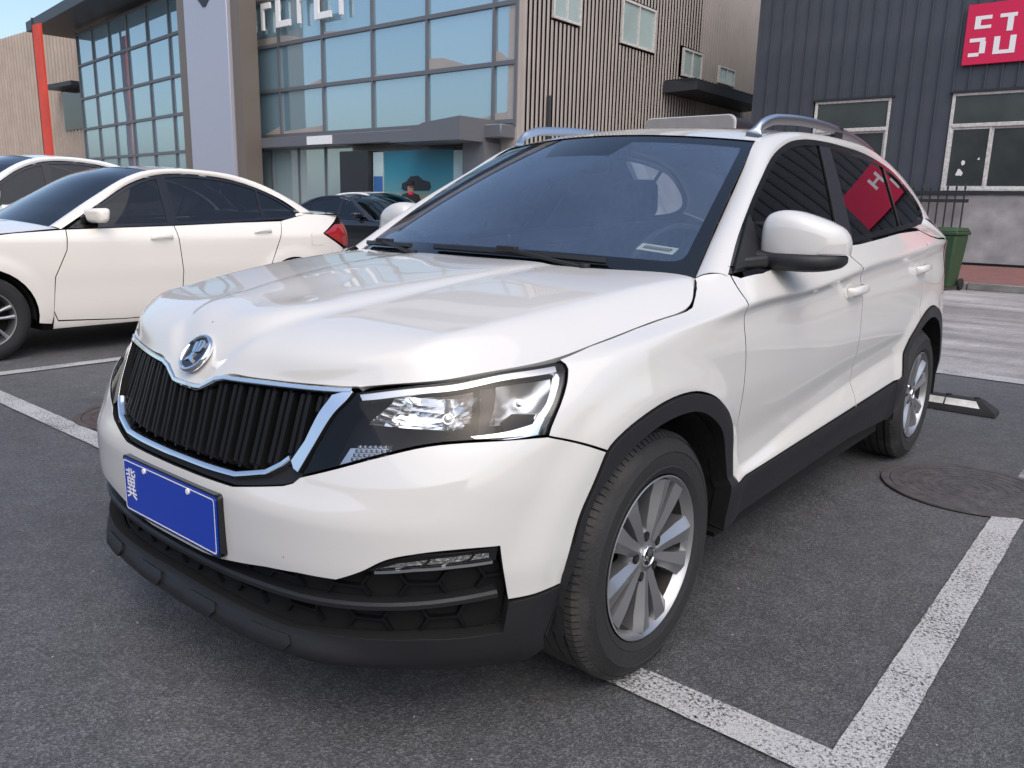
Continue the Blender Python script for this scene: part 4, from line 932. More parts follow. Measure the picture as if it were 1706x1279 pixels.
# lower end of the frame: quarter (between window, tailgate and shoulder seam)
e0 = [Bp[-1]] + [Gs(y, z, .004)[0][0] for y, z in ((2.955,1.190),(2.90,1.172),(2.80,1.160),(2.68,1.149),(2.55,1.1445))]
e1 = [np.array(Ap[-1])] + [W(4.455,.903)[0][0]] + [W(*sd(y, z))[0][0] for y, z in ((3.0,1.0985),(2.80,1.1025),(2.67,1.1175),(2.55,1.1455))]
rows = []
for a, b in zip(e0, e1): rows.append([a + (b - a) * t + np.array([.010,0,.004]) * math.sin(math.pi * t) for t in np.linspace(0, 1, 5)])
rows = np.array(rows)
fill = patch(rows, 24, 10)
for s in (1, -1): band_obj(s, fill)
# base of the pillar where wing, hood and screen meet
# --- roof
def roof_pt(y, s):
    """s -1..1 across"""
    e = hermite(Ap[4:12, 1], Ap[4:12], np.array([y]))[0]
    fy = np.interp(y, [1.09, 1.5, 3.0], [.105, 0, 0]) * (1 - s*s); crown = np.interp(y, [1.09, 1.3, 1.7, 2.3, 2.95], [.030, .032, .036, .038, .045])
    return np.array([e[0]*s, e[1] - fy, e[2] + crown * (1 - s*s)])
ry = np.concatenate([np.linspace(1.09, 1.5, 12), np.linspace(1.55, 2.95, 22)]); rs = np.sin(np.linspace(-1, 1, 41) * math.pi/2)
rg = np.array([[roof_pt(y, s) for s in rs] for y in ry])
roof = obj('roof', rg.reshape(-1, 3), grid_faces(len(ry), len(rs)), M['paint'], suv, smooth=True); fix_normals(roof)
if roof.data.polygons[400].normal.z < 0: roof.data.flip_normals()
# rear spoiler, rear window, all between the frame rails
re = [[(e[0]*s, e[1] + .06*(1-s*s), e[2] + .03*(1-s*s)) for s in np.linspace(-1, 1, 9)] for e in Ap[11:]]
rw = patch(re[1:], 14, 20); obj('rear_window', rw.reshape(-1, 3), grid_faces(*rw.shape[:2]), M['privacy'], suv, smooth=True)
sp = patch(re[:2], 4, 20); fix_normals(obj('roof_spoiler', sp.reshape(-1, 3), grid_faces(*sp.shape[:2]), M['paint'], suv, smooth=True))
# --- roof rails
def rail(s):
    key = [(.545,1.135,1.480),(.548,1.17,1.512),(.550,1.25,1.540),(.550,1.40,1.557),(.548,1.7,1.570),(.543,2.05,1.564),(.537,2.3,1.548),(.531,2.48,1.528),(.526,2.60,1.506),(.524,2.66,1.478)]
    q = smooth_line(key, 6); nn = np.tile([.25, 0, .97], (len(q), 1))
    def prof(t):
        w = .012 + .016 * (1 - min(1, 9*t)) ** 1.5 + .012 * (1 - min(1, 9*(1-t))) ** 1.5
        return [(-w, -.024), (-w*1.08, -.004), (-w*.6, .010), (0, .013), (w*.6, .010), (w*1.08, -.004), (w, -.024)]
    v, f = sweep(q, nn, prof); v = np.array(v) * [s, 1, 1]
    o_ = fix_normals(obj('roof_rail', v, f, M['satin'], suv, smooth=True, angle=60)); 
    b = MB()
    for y in (2.0,): b.bar((s*.545,y-.05,1.525),(s*.545,y+.05,1.525),.018,.1)
    b.build('rail_foot', M['trim'], o_)
rail(1); rail(-1)

# --- door mirrors
def mirror(s):
    def loft(st, nm, m_, par, ex=.62, n=28, sub=1):
        v = []
        for x, yc, zc, ry_, rz in st:
            for i in range(n):
                t = 2*math.pi*i/n; c, q = math.cos(t), math.sin(t)
                v.append((s*x, yc + ry_*math.copysign(abs(c)**ex, c), zc + rz*math.copysign(abs(q)**ex, q)))
        f = [(i*n + j, (i+1)*n + j, (i+1)*n + (j+1) % n, i*n + (j+1) % n) for i in range(len(st)-1) for j in range(n)] + [tuple(range(n-1, -1, -1)), tuple((len(st)-1)*n + j for j in range(n))]
        b = bmesh.new(); vv = [b.verts.new(p) for p in v]; [b.faces.new([vv[i] for i in q]) for q in f]; bmesh.ops.recalc_face_normals(b, faces=b.faces[:])
        return b
    def put(b, nm, m_, par):
        me = bpy.data.meshes.new(nm); b.to_mesh(me); b.free(); me.materials.append(m_); me.polygons.foreach_set('use_smooth', np.ones(len(me.polygons), bool)); me.set_sharp_from_angle(angle=R(45))
        o_ = bpy.data.objects.new(nm, me); col.objects.link(o_); o_.parent = par; return o_
    key = np.array([(.786,.743,1.120,.032,.040),(.791,.742,1.122,.052,.060),(.802,.741,1.124,.064,.074),(.83,.740,1.126,.072,.083),(.88,.742,1.126,.075,.083),(.93,.750,1.120,.072,.076),(.98,.763,1.111,.061,.065),(1.008,.774,1.106,.046,.053),(1.021,.781,1.103,.033,.039),(1.028,.785,1.102,.018,.024)])
    xs_ = np.linspace(0, 1, 34) ; tt = np.concatenate([[0], np.cumsum(np.linalg.norm(np.diff(key, axis=0), axis=1))]); st = hermite(tt, key, xs_*tt[-1])
    bm = loft(st, '', None, None)
    bmesh.ops.bisect_plane(bm, geom=bm.verts[:] + bm.edges[:] + bm.faces[:], plane_co=(0,0,1.083), plane_no=(0,0,1), clear_inner=True)
    bmesh.ops.holes_fill(bm, edges=[e for e in bm.edges if e.is_boundary], sides=0)
    root = put(bm, 'door_mirror', M['paint'], suv)
    k2 = np.array([(.738,.590,1.058,.055,.016),(.752,.640,1.062,.060,.022),(.775,.690,1.0625,.062,.026),(.81,.722,1.0605,.069,.0295),(.88,.733,1.0590,.077,.0300),(.94,.743,1.0585,.077,.0290),(.985,.757,1.0605,.066,.0255),(1.008,.768,1.0640,.051,.0205),(1.020,.776,1.0675,.030,.012)])
    tt = np.concatenate([[0], np.cumsum(np.linalg.norm(np.diff(k2, axis=0), axis=1))]); put(loft(hermite(tt, k2, np.linspace(0, 1, 26)*tt[-1]), '', None, None, ex=.62), 'mirror_base', M['trim'], root)
    def skin(x, z, off):                                         # front skin of the cap at x, z
        k = [float(np.interp(x, st[:, 0], st[:, c])) for c in range(1, 5)]; q = min(.999, abs((z - k[1])/k[3])) ** (1/.62); return (s*x, k[0] - k[2]*(1 - q*q)**.31 - off, z)
    a = MB(); a.bar((s*.742,.575,1.050),(s*.80,.66,1.060),.12,.036); bevel(a.build('mirror_arm', M['trim'], root), .01, 3)
    # sail panel in the corner of the window
    panel_s = panel_data([(.47,1.035),(.70,1.052),(.70,1.19),(.685,1.185)], Gs, h=.04, hb=.03, off=.010, lip=.012, gap=0); panel_s = panel_s if s > 0 else mirrored(panel_s); obj('mirror_sail', panel_s[0], panel_s[2], M['trim'], root, normals=panel_s[1])
    g = MB(); g.box(s*.82 if s > 0 else -.99, .99 if s > 0 else -.82, .818, .822, 1.085, 1.165); g.build('mirror_glass', M['chrome'], root)
    # repeater lens wrapped on the outer end
    w = MB(); vs_ = [skin(x, z, .0035) for x in np.linspace(.966, 1.0255, 9) for z in np.linspace(1.0865, np.interp(x, [.966,.985,1.0255],[1.091,1.111,1.117]), 5)]
    w.add(vs_, grid_faces(9, 5)); fix_normals(w.build('mirror_repeater', M['lens_w'], root))
M['lens_w'] = mat('clear_repeater', (.55,.53,.52), .15, coat=1)
mirror(1); mirror(-1)

# --- door handles
def handle(y, z, s):
    p, n = side(np.array([y-.09, y-.075, y-.03, y+.03, y+.075, y+.09]), np.array([z-.006, z-.004, z, z+.003, z+.004, z+.004]), np.array([.002,.022,.034,.034,.024,.002])); p[:, 0] *= s; n[:, 0] *= s
    q = smooth_line(p, 5); nq = smooth_line(n, 5)
    prof = lambda t: [(-.016, -.008), (-.017, 0), (-.010, .008), (.010, .008), (.017, 0), (.016, -.008)]
    v, f = sweep(q, nq, prof); h = fix_normals(obj('door_handle', v, f, M['paint'], suv, smooth=True, angle=60))
    d = panel_data(np.array([sd(y-.055+.058*math.cos(t), z-.002+.030*math.sin(t)) for t in np.linspace(0, 2*math.pi, 20, endpoint=False)]), W, h=.02, off=.0015, lip=.002, gap=0); d = d if s > 0 else mirrored(d)
    obj('handle_cup', d[0], d[2], M['cup_paint'], h, normals=d[1])
M['cup_paint'] = mat('handle_cup_paint', (.70,.69,.67), .3, coat=1)  # flat handle cup, a little paler than the body paint
for s in (1, -1): handle(1.42,.925,s); handle(2.385,.965,s)

# --- wipers
def wiper(x0, x1, k0, k1, arm):
    t = np.linspace(0, 1, 10); P, N = ws_surf(x0 + (x1-x0)*t, k0 + (k1-k0)*t, .016)
    v, f = sweep(P, N, [(-.007,-.008),(-.010,.002),(0,.010),(.010,.002),(.007,-.008)]); o_ = fix_normals(obj('wiper', v, f, M['trim'], suv))
    a0, _ = ws_surf(arm[0], arm[1], .004); a1, _ = ws_surf((x0+x1)/2, (k0+k1)/2, .028)
    m = MB(); m.bar(a0[0], a1[0], .020, .012); m.cyl(Vector(a0[0]) - Vector((0,0,.03)), Vector(a0[0]) + Vector((0,0,.012)), .018, n=12); m.bar(Vector(a1[0]) - Vector((.04,0,0)), Vector(a1[0]) + Vector((.04,0,0)), .02, .018); bevel(m.build('wiper_arm', M['trim'], o_), .003, 2)
wiper(-.25,.66,.020,.014,(.58,-.015)); wiper(-.93,-.44,.035,.018,(-.40,-.012))
cw = MB()
# --- wheels
M['barrel'] = mat('shaded_barrel', (.04,.038,.037), .55, .5, var=.3)  # barrel coloured dark to paint in the shade deep between the spokes
def make_wheel():
    tp = [(.214,-.012),(.222,.004),(.236,.0105),(.240,.0125),(.243,.0108),(.262,.0132),(.278,.0128),(.281,.0148),(.284,.0118),(.300,.006),(.313,-.008),(.3215,-.022)]
    for a in (-.052,-.085,-.118,-.151):                           # circumferential grooves
        tp += [(.3265, a+.008), (.3265, a+.0045), (.319, a+.004), (.319, a-.004), (.3265, a-.0045)]
    tp += [(.3265,-.172),(.3215,-.186),(.313,-.200),(.300,-.214),(.275,-.222),(.245,-.220),(.214,-.196)]
    v, f = lathe(tp, 72); ty = obj('wheel', v, f, M['tyre'], None, smooth=True, angle=35); fix_normals(ty)
    # shoulder sipes: small blocks standing at the tread edge
    m = MB()
    for i in range(104):
        t = 2*math.pi*i/104; c, s = math.cos(t), math.sin(t); c2, s2 = math.cos(t+.047), math.sin(t+.047)
        for (r0, a0, r1, a1) in ((.3140,-.0065,.3262,-.022),(.3262,-.022,.3285,-.043)):
            q = [(a0, r0*c, r0*s), (a0, r0*c2, r0*s2), (a1, r1*c2, r1*s2), (a1, r1*c, r1*s)]
            e = .0009; q2 = [(a + e*.5, y*(1 + e/.32), z*(1 + e/.32)) for a, y, z in q]; m.add(q + q2, [(0,1,2,3),(7,6,5,4),(0,4,5,1),(1,5,6,2),(2,6,7,3),(3,7,4,0)])
    fix_normals(m.build('tread_block', M['tyre'], ty, kind='stuff'))
    rp = [(.2165,.002),(.2175,.006),(.2140,.0075),(.2085,.002),(.2035,-.006),(.198,-.020)]
    v, f = lathe([(.198,-.020),(.192,-.05),(.188,-.10),(.190,-.16),(.2165,-.190)], 48); fix_normals(obj('rim_barrel', v, f, M['barrel'], ty, smooth=True, angle=30))
    v, f = lathe(rp, 64); rim = fix_normals(obj('rim', v, f, M['alloy'], ty, smooth=True, angle=30))
    sp = MB()
    rr = [.040,.062,.090,.125,.155,.178,.196,.2055]
    for k in range(5):
        for sg in (1, -1):
            base = R(90 + 72*k)
            rowsv = []
            for r in rr:
                ph = base + sg * R(np.interp(r, [.04,.09,.15,.2055], [15.0,15.8,15.2,14.6]))
                hwL = np.interp(r, [.04,.062,.09,.125,.155,.178,.196,.2055], [.0135,.0205,.0240,.0275,.0325,.0370,.0400,.0415])   # towards pair partner
                hwR = np.interp(r, [.04,.062,.09,.125,.155,.178,.196,.2055], [.0125,.0180,.0195,.0220,.0260,.0300,.0350,.0375])
                zr = np.interp(r, [.04,.09,.155,.196,.2055], [-.012,-.006,.001,.003,.002])
                er = np.array([math.cos(ph), math.sin(ph)]); et = np.array([-er[1], er[0]]) * sg
                # across: outer wall foot, outer edge, ridge, inner edge, inner wall foot
                lo = np.interp(r, [.04,.09,.155,.2055], [-.015,-.020,-.019,-.010]); li = np.interp(r, [.04,.09,.155,.2055], [-.013,-.011,-.006,-.003])
                for tt, xx in ((hwR*1.08, -.055), (hwR, lo), (hwR*.12, zr), (-hwL*.90, li), (-hwL, -.055)):
                    q = er*r + et*tt
                    if r > .2: q = q / np.linalg.norm(q) * r
                    rowsv.append((xx, q[0], q[1]))
            sp.add(rowsv, grid_faces(len(rr), 5))
    o_ = sp.build('spokes', M['alloy'], ty); fix_normals(o_)
    o_.data.polygons.foreach_set('use_smooth', np.ones(len(o_.data.polygons), bool)); o_.data.set_sharp_from_angle(angle=R(14))
    hub = MB(); v, f = lathe([(.0,-.012),(.030,-.012),(.034,-.014),(.052,-.013),(.070,-.017),(.078,-.030),(.078,-.055)], 48); hub.add(v, f); h_ = hub.build('wheel_hub', M['alloy'], ty); fix_normals(h_); h_.data.polygons.foreach_set('use_smooth', np.ones(len(h_.data.polygons), bool)); h_.data.set_sharp_from_angle(angle=R(35))
    for k in range(5):
        t = R(90 + 36 + 72*k); c, s = math.cos(t)*.056, math.sin(t)*.056
        ln = MB(); ln.cyl((-.03,c,s), (-.0122,c,s), .0130, n=14); ln.build('lug_recess', M['dark'], ty); l2 = MB(); l2.cyl((-.03,c,s), (-.0105,c,s), .0090, .0078, n=6); l2.build('lug_bolt', M['iron'], ty)
    badge(ty, (-.0105,0,0), (1,0,0), (0,0,1), .030, 'hub_cap')
    dk = MB(); dk.cyl((-.10,0,0), (-.088,0,0), .138, n=40); dk.cyl((-.11,0,0), (-.07,0,0), .07, n=24); dk.build('brake_disc', M['iron'], ty)
    bd = MB(); bd.cyl((-.19,0,0), (-.12,0,0), .19, n=32); bd.build('inner_barrel', M['dark'], ty)
    return ty
wh = make_wheel(); wh.parent = suv; wh.location = (.862, 0, .3265); wh.rotation_euler = (R(-27), 0, 0)
w2 = copy_tree(wh, suv); w2.location = (.862, 2.61, .3265); w2.rotation_euler = (R(11), 0, 0)
for y, a in ((0, 20), (2.61, 50)):
    w3 = copy_tree(wh, suv); w3.location = (-.862, y, .3265); w3.rotation_euler = (R(a), 0, R(180))

# --- what is behind the panels: liners, underbody, cabin
ub = MB()
ub.box(-.50,.50,-.70,-.42,.22,.60); ub.box(-.60,.60,-.42,.46,.21,.80); ub.box(-.82,.82,.46,2.14,.225,.44); ub.box(-.60,.60,2.14,3.1,.25,.80); ub.box(-.74,.74,3.06,3.34,.30,.80)
ub.box(-.72,.72,.40,.46,.44,.98)
ub.build('underbody', M['dark'], suv, kind='stuff')
lin = MB()
for s in (1, -1):
    for cy in (0, 2.61):
        n = 20; v = []
        for i in range(n):
            t = R(-8 + 196*i/(n-1)); 
            for x, r in ((.868,.392),(.60,.41),(.58,.20)): v.append((s*x, cy + r*math.cos(t), .325 + r*math.sin(t)))
        lin.add(v, grid_faces(n, 3))
M['liner'] = mat('arch_liner', (.010,.010,.011), .9, bump=.3, bscale=60)
lin.build('wheel_arch_liner', M['liner'], suv, kind='stuff')
inner = MB()
for s in (1, -1):
    for a, b, w0, w1 in ((1.14, 4.9, .44, .90), (1.135, 1.80, .68, .905)):
        uu = np.arange(a, b, .06); ww = np.linspace(w0, w1, 6); uu2, ww2 = np.meshgrid(uu, ww, indexing='ij')
        yy = W(uu2.ravel(), ww2.ravel())[0]
        p, _ = W(uu2.ravel(), ww2.ravel(), -.028); ok = np.minimum(np.hypot(p[:, 1], p[:, 2] - .325), np.hypot(p[:, 1] - 2.61, p[:, 2] - .325)) > .40
        p[:, 0] *= s; f = [q for q in grid_faces(len(uu), len(ww)) if all(ok[i] for i in q)]; inner.add(p, f)
inner.build('body_shell', M['dark'], suv)
cb = MB()
cb.box(-.72,.72,.44,3.0,.44,.47); bevel(cb.build('cabin_floor', M['cabin'], suv), .01)
da = MB(); nseg = 12
v = []
for x in np.linspace(-.70,.70,nseg):
    for y, z in ((.34,.985),(.55,1.005),(.72,1.00),(.80,.95),(.82,.80),(.86,.60)): v.append((x, y + .05*(x/.7)**2, z + (.018 if x > .1 and .62 < y < .79 else 0)))
da.add(v, grid_faces(nseg, 6)); o_ = fix_normals(da.build('dashboard', M['cabin'], suv)); o_.data.polygons.foreach_set('use_smooth', np.ones(len(o_.data.polygons), bool))
def seat(x, y, w):
    m = MB(); m.add([(x-w,y,.50),(x+w,y,.50),(x+w,y+.5,.50),(x-w,y+.5,.50),(x-w,y,.66),(x+w,y,.66),(x+w,y+.5,.62),(x-w,y+.5,.62)], [(0,3,2,1),(4,5,6,7),(0,1,5,4),(1,2,6,5),(2,3,7,6),(3,0,4,7)])
    m.add([(x-w,y+.46,.60),(x+w,y+.46,.60),(x+w,y+.58,.60),(x-w,y+.58,.60),(x-w*.85,y+.66,1.14),(x+w*.85,y+.66,1.14),(x+w*.85,y+.74,1.14),(x-w*.85,y+.74,1.14)], [(0,3,2,1),(4,5,6,7),(0,1,5,4),(1,2,6,5),(2,3,7,6),(3,0,4,7)])
    return m
for x in (-.36,.36):
    s_ = bevel(seat(x,1.12,.25).build('seat', M['seat'], suv), .05, 3); hr = MB(); hr.add([(x-.13,1.76,1.17),(x+.13,1.76,1.17),(x+.13,1.87,1.17),(x-.13,1.87,1.17),(x-.11,1.79,1.35),(x+.11,1.79,1.35),(x+.11,1.89,1.35),(x-.11,1.89,1.35)], [(0,3,2,1),(4,5,6,7),(0,1,5,4),(1,2,6,5),(2,3,7,6),(3,0,4,7)]); bevel(hr.build('headrest', M['seat'], s_), .04, 3)
bevel(seat(0,2.05,.62).build('seat', M['seat'], suv), .05, 3)
v, f = [], []
sw = MB(); cx, cy, cz = .36,.93,.98
ang = R(28); N_ = 32; vv = []
for i in range(N_):
    t = 2*math.pi*i/N_
    for j in range(8):
        p = 2*math.pi*j/8; r = .185 + .015*math.cos(p); h = .015*math.sin(p); xx, zz = r*math.cos(t), r*math.sin(t); vv.append((cx + xx, cy + zz*math.sin(ang) + h*math.cos(ang), cz + zz*math.cos(ang) - h*math.sin(ang)))
sw.add(vv, [(i*8 + j, ((i+1) % N_)*8 + j, ((i+1) % N_)*8 + (j+1) % 8, i*8 + (j+1) % 8) for i in range(N_) for j in range(8)])
sw.bar((cx-.17,cy,cz),(cx+.17,cy,cz),.03,.05); sw.bar((cx,cy-.08,cz-.16),(cx,cy,cz),.05,.03,up=(1,0,0)); fix_normals(sw.build('steering_wheel', M['cabin'], suv))
hd = MB(); v = [(e[0]*s*.97, e[1], e[2] - .02) for e in Ap[4:12] for s in (-1, -.5, 0, .5, 1)]; hd.add(v, grid_faces(8, 5)); hd.build('headliner', M['seat'], suv)
im = MB(); im.box(-.11,.11,.86,.89,1.33,1.40); bevel(im.build('interior_mirror', M['gloss_black'], suv), .012, 3)
# ---------------------------------------------------------------- the other cars: one saloon builder
def sedan(label, paint, loc, rz, sc=(1, 1, 1), group=None, full=True):
    t = empty('parked_sedan', loc, rz, label=label, cat='car', group=group or 'cars parked in the lot'); t.scale = sc
    def S(y, z, off=0.0):
        y = np.atleast_1d(np.asarray(y, float)); z = np.atleast_1d(np.asarray(z, float)); y, z = np.broadcast_arrays(y, z)
        def f(y, z):
            base = hermite(np.array([.14,.22,.36,.50,.66,.80,.875,.93,1.0,1.1,1.2]), np.array([.79,.835,.858,.866,.874,.872,.868,.846,.800,.735,.66]), np.clip(z, .14, 1.2), True)
            pl = hermite(np.array([-.95,-.90,-.80,-.65,-.45,-.2,.2,2.6,2.95,3.2,3.4,3.55,3.66]), np.array([-.60,-.36,-.235,-.135,-.065,-.02,0,0,-.02,-.06,-.125,-.235,-.42]), np.clip(y, -.95, 3.66))
            r = np.minimum(np.hypot(y, z - .318), np.hypot(y - 2.7, z - .318)); q = np.clip((.50 - r)/.11, 0, 1)
            return base + pl + .012*q*q*(3 - 2*q)
        e = 2e-3; x = f(y, z); n = np.stack([np.ones_like(y), -(f(y+e, z) - f(y-e, z))/(2*e), -(f(y, z+e) - f(y, z-e))/(2*e)], -1); n /= np.linalg.norm(n, axis=-1)[..., None]
        return np.stack([x, y, z], -1) + n*(np.asarray(off)[..., None] if np.ndim(off) else off), n
    def GG(y, z, off=0.0):
        y = np.atleast_1d(np.asarray(y, float)); z = np.atleast_1d(np.asarray(z, float)); y, z = np.broadcast_arrays(y, z)
        f = lambda y, z: .812 - .46*(z - .95) - .12*(z - .95)**2 - .02*np.clip((y - 1.6)/1.1, 0, 2)**2
        e = 2e-3; n = np.stack([np.ones_like(y), -(f(y+e, z) - f(y-e, z))/(2*e), -(f(y, z+e) - f(y, z-e))/(2*e)], -1); n /= np.linalg.norm(n, axis=-1)[..., None]
        return np.stack([f(y, z), y, z], -1) + n*off, n
    h = .045
    arc = lambda cy, r, a, b, n=18: [(cy + r*math.cos(R(q)), .318 + r*math.sin(R(q))) for q in np.linspace(a, b, n)]
    P = lambda nm, out, m_=paint, s_=S, **k: panel(nm, out, s_, m_, t, both=True, **{**dict(h=h, hb=.035, gap=.003, lip=.012), **k})
    belt = lambda y: float(np.interp(y, [.62,1.6,2.75],[.955,.985,1.035]))
    P('front_wing', [(-.70,.70),(-.62,.73),(-.25,.865),(.25,.93),(.62,.955),(.60,.80),(.50,.60),(.47,.30),(.455,.24)] + arc(0,.365,-10,158) )
    P('front_bumper', [(-.93,.24),(-.93,.55),(-.86,.62),(-.72,.695)] + arc(0,.365,156,192,6) + [(-.45,.22)])
    P('front_door', [(.622,.955),(.602,.80),(.502,.60),(.472,.34),(.50,.265),(1.0,.235),(1.50,.235),(1.53,.60),(1.50,belt(1.5)),(1.05,belt(1.05))])
    P('rear_door', [(1.502,belt(1.5)),(1.532,.60),(1.502,.235),(2.16,.235)] + arc(2.7,.42,190,130,10)[2:] + [(2.50,.78),(2.62,belt(2.62)-.008),(2.1,belt(2.1))])
    P('side_skirt', [(.47,.33),(.46,.20),(2.26,.20),(2.27,.24),(1.5,.233),(1.0,.233),(.50,.26)], off=.004)
    qo = [(2.62,belt(2.62)-.006),(2.505,.78)] + arc(2.7,.42,130,128,2)[:1] + arc(2.7,.365,128,4)[0:] + [(3.10,.47),(3.30,.60),(3.40,.745),(3.26,.815),(3.085,.90),(3.29,.995),(3.42,1.06),(3.2,1.085),(2.95,1.09)]
    P('rear_quarter_panel', qo)
    P('rear_bumper', [(3.105,.47),(3.302,.60),(3.402,.735),(3.655,.76),(3.655,.26),(3.08,.24),(3.066,.33)])
    P('tail_lamp', [(3.10,.905),(3.26,.83),(3.41,.765),(3.63,.765),(3.63,.95),(3.50,1.0),(3.30,.985)], M['red_lens'], off=.006, h=.03)
    P('headlamp', [(-.90,.585),(-.72,.70),(-.60,.735),(-.36,.835),(-.52,.80),(-.80,.71),(-.92,.66)], M['satin'], off=.003)
    P('fuel_flap', [(2.92,.80),(2.925,.90),(2.94,.915),(3.09,.905),(3.105,.89),(3.10,.80),(3.085,.788),(2.94,.785)], off=.0025, lip=.004, h=.03)
    # glasshouse
    frame = SM((.66,.962),(.95,1.145),(1.25,1.31),(1.45,1.378),(1.65,1.408),(1.95,1.408),(2.25,1.375),(2.50,1.305),(2.72,1.20),(2.83,1.115),(2.84,1.07),(2.72,1.040),n=4) + [(2.1,1.010),(1.5,.985),(1.0,.968)]
    P('side_window', frame, M['privacy'] if full else M['gloss_black'], GG, off=-.004, h=.08)
    fr2 = np.array(frame); hole = inset(resample(fr2, .05, True), .022)
    d = panel_data(frame, GG, h=.08, hb=.05, off=.002, lip=.01, gap=0, holes=[hole])
    for s in (1, -1):
        e = d if s > 0 else mirrored(d); obj('window_trim', e[0], e[2], M['gloss_black'], t, normals=e[1])
    P('b_pillar_trim', [(1.47,.99),(1.50,1.39),(1.58,1.395),(1.57,.995)], M['gloss_black'], GG, off=.002, h=.08)
    P('window_divider', [(2.42,1.03),(2.45,1.31),(2.475,1.30),(2.45,1.03)], M['gloss_black'], GG, off=.002, h=.08)
    By = [(.60,.955),(.95,1.155),(1.25,1.32),(1.45,1.388),(1.65,1.418),(1.95,1.418),(2.25,1.385),(2.50,1.315),(2.74,1.21),(2.90,1.10)]
    Bq = GG(np.array([b[0] for b in By]), np.array([b[1] for b in By]), .003)[0]
    Aq = np.array([(.70,.55,.965),(.64,.93,1.20),(.585,1.25,1.375),(.555,1.45,1.438),(.545,1.68,1.462),(.545,1.95,1.462),(.55,2.28,1.432),(.57,2.56,1.360),(.60,2.85,1.235),(.655,3.12,1.085)])
    rows = [[a, a*.7 + b*.3 + np.array([.012,0,.012]), a*.3 + b*.7 + np.array([.014,0,.008]), b] for a, b in zip(Aq, Bq)]
    g = patch(rows, 40, 8)
    tail = S(np.array([2.90,2.78]), np.array([1.088,1.06]))[0]
    for s in (1, -1):
        o_ = fix_normals(obj('body_frame', g.reshape(-1, 3)*[s,1,1], grid_faces(*g.shape[:2]), paint, t, smooth=True))
    def deck(nm, rws, m_, nu=14, nv=16):
        g_ = patch(rws, nu, nv); o_ = fix_normals(obj(nm, g_.reshape(-1, 3), grid_faces(*g_.shape[:2]), m_, t, smooth=True))
        if np.mean([p.normal.z for p in o_.data.polygons]) < 0: o_.data.flip_normals()
        return o_
    fx = np.linspace(-1, 1, 7)
    deck('roof', [[(a[0]*f, a[1] - .05*(1 - f*f)*(1 if i < 2 else 0), a[2] + .028*(1 - f*f)) for f in fx] for i, a in enumerate(Aq[3:7])], paint)
    deck('windscreen', [[(a[0]*f, a[1] - .12*(1 - f*f), a[2] + .02*(1 - f*f)) for f in fx] for a in Aq[:4]], M['privacy'])
    deck('rear_window', [[(a[0]*f, a[1] + .06*(1 - f*f), a[2] + .03*(1 - f*f)) for f in fx] for a in Aq[6:]], M['privacy'])
    sx = lambda y, z: float(S(y, z)[0][0][0])
    deck('bonnet', [[(sx(y, z)*.985*f, y - fw*(1 - f*f), z + c*(1 - f*f)) for f in fx] for y, z, c, fw in ((-.64,.725,.03,.26),(-.45,.80,.055,.22),(-.1,.895,.06,.15),(.3,.938,.06,.10),(.57,.962,.05,.12))], paint)
    deck('boot_lid', [[(x*f, y + bw*(1 - f*f), z + .02*(1 - f*f)) for f in fx] for y, z, x, bw in ((3.10,1.085,.665,.05),(3.28,1.092,.68,.09),(3.42,1.075,.66,.14),(3.46,1.0,.64,.15),(3.47,.78,.63,.17))], paint)
    deck('nose', [[(x*f, y - .10*(1 - f*f), z) for f in fx] for y, z, x in ((-.66,.71,.72),(-.86,.60,.62),(-.91,.42,.56),(-.90,.22,.55))], paint)
    deck('rear_apron', [[(x*f, y + .06*(1 - f*f), z) for f in fx] for y, z, x in ((3.55,.80,.60),(3.64,.66,.50),(3.65,.45,.47),(3.60,.25,.47))], paint)
    # corner pieces of the C pillar down to the boot
    q0 = [Bq[-2], Bq[-1], GG(3.0,1.09)[0][0]]
    ub = MB(); ub.box(-.76,.76,.42,2.26,.18,.93); ub.box(-.62,.62,-.75,.42,.20,.80); ub.box(-.62,.62,2.26,3.5,.24,1.0)
    ub.build('underbody', M['dark'], t)
    for s in (1, -1):
        m = MB(); lf = [[S(2.82,1.068)[0][0], S(2.95,1.088)[0][0], S(3.2,1.083)[0][0], S(3.40,1.058)[0][0]], [Bq[-1]+[.004,-.07,-.012], Bq[-1], np.array([.66,3.12,1.088]), np.array([.66,3.40,1.076])]]
        m.add(np.array(lf).reshape(-1, 3)*[s,1,1], grid_faces(2, 4)); fix_normals(m.build('pillar_foot', paint, t))
        ln = MB()
        for cy in (0, 2.7):
            n = 14; v = []
            for i in range(n):
                a = R(-6 + 192*i/(n-1)); v += [(s*x, cy + r*math.cos(a), .318 + r*math.sin(a)) for x, r in ((.85,.355),(.60,.36),(.58,.18))]
            ln.add(v, grid_faces(n, 3))
        ln.build('wheel_arch_liner', M['liner'], t, kind='stuff')
        for y, z in ((1.36,.885),(2.36,.925)):
            p, n_ = S(np.array([y-.10,y-.085,y-.03,y+.03,y+.085,y+.10]), np.array([z,z,z+.004,z+.006,z+.006,z+.006]), np.array([.0,.02,.032,.032,.02,.0])); p *= [s,1,1]; n_ *= [s,1,1]
            v, f = sweep(smooth_line(p, 3), smooth_line(n_, 3), [(-.014,-.008),(-.015,0),(0,.008),(.015,0),(.014,-.008)]); fix_normals(obj('door_handle', v, f, paint, t, smooth=True, angle=60))
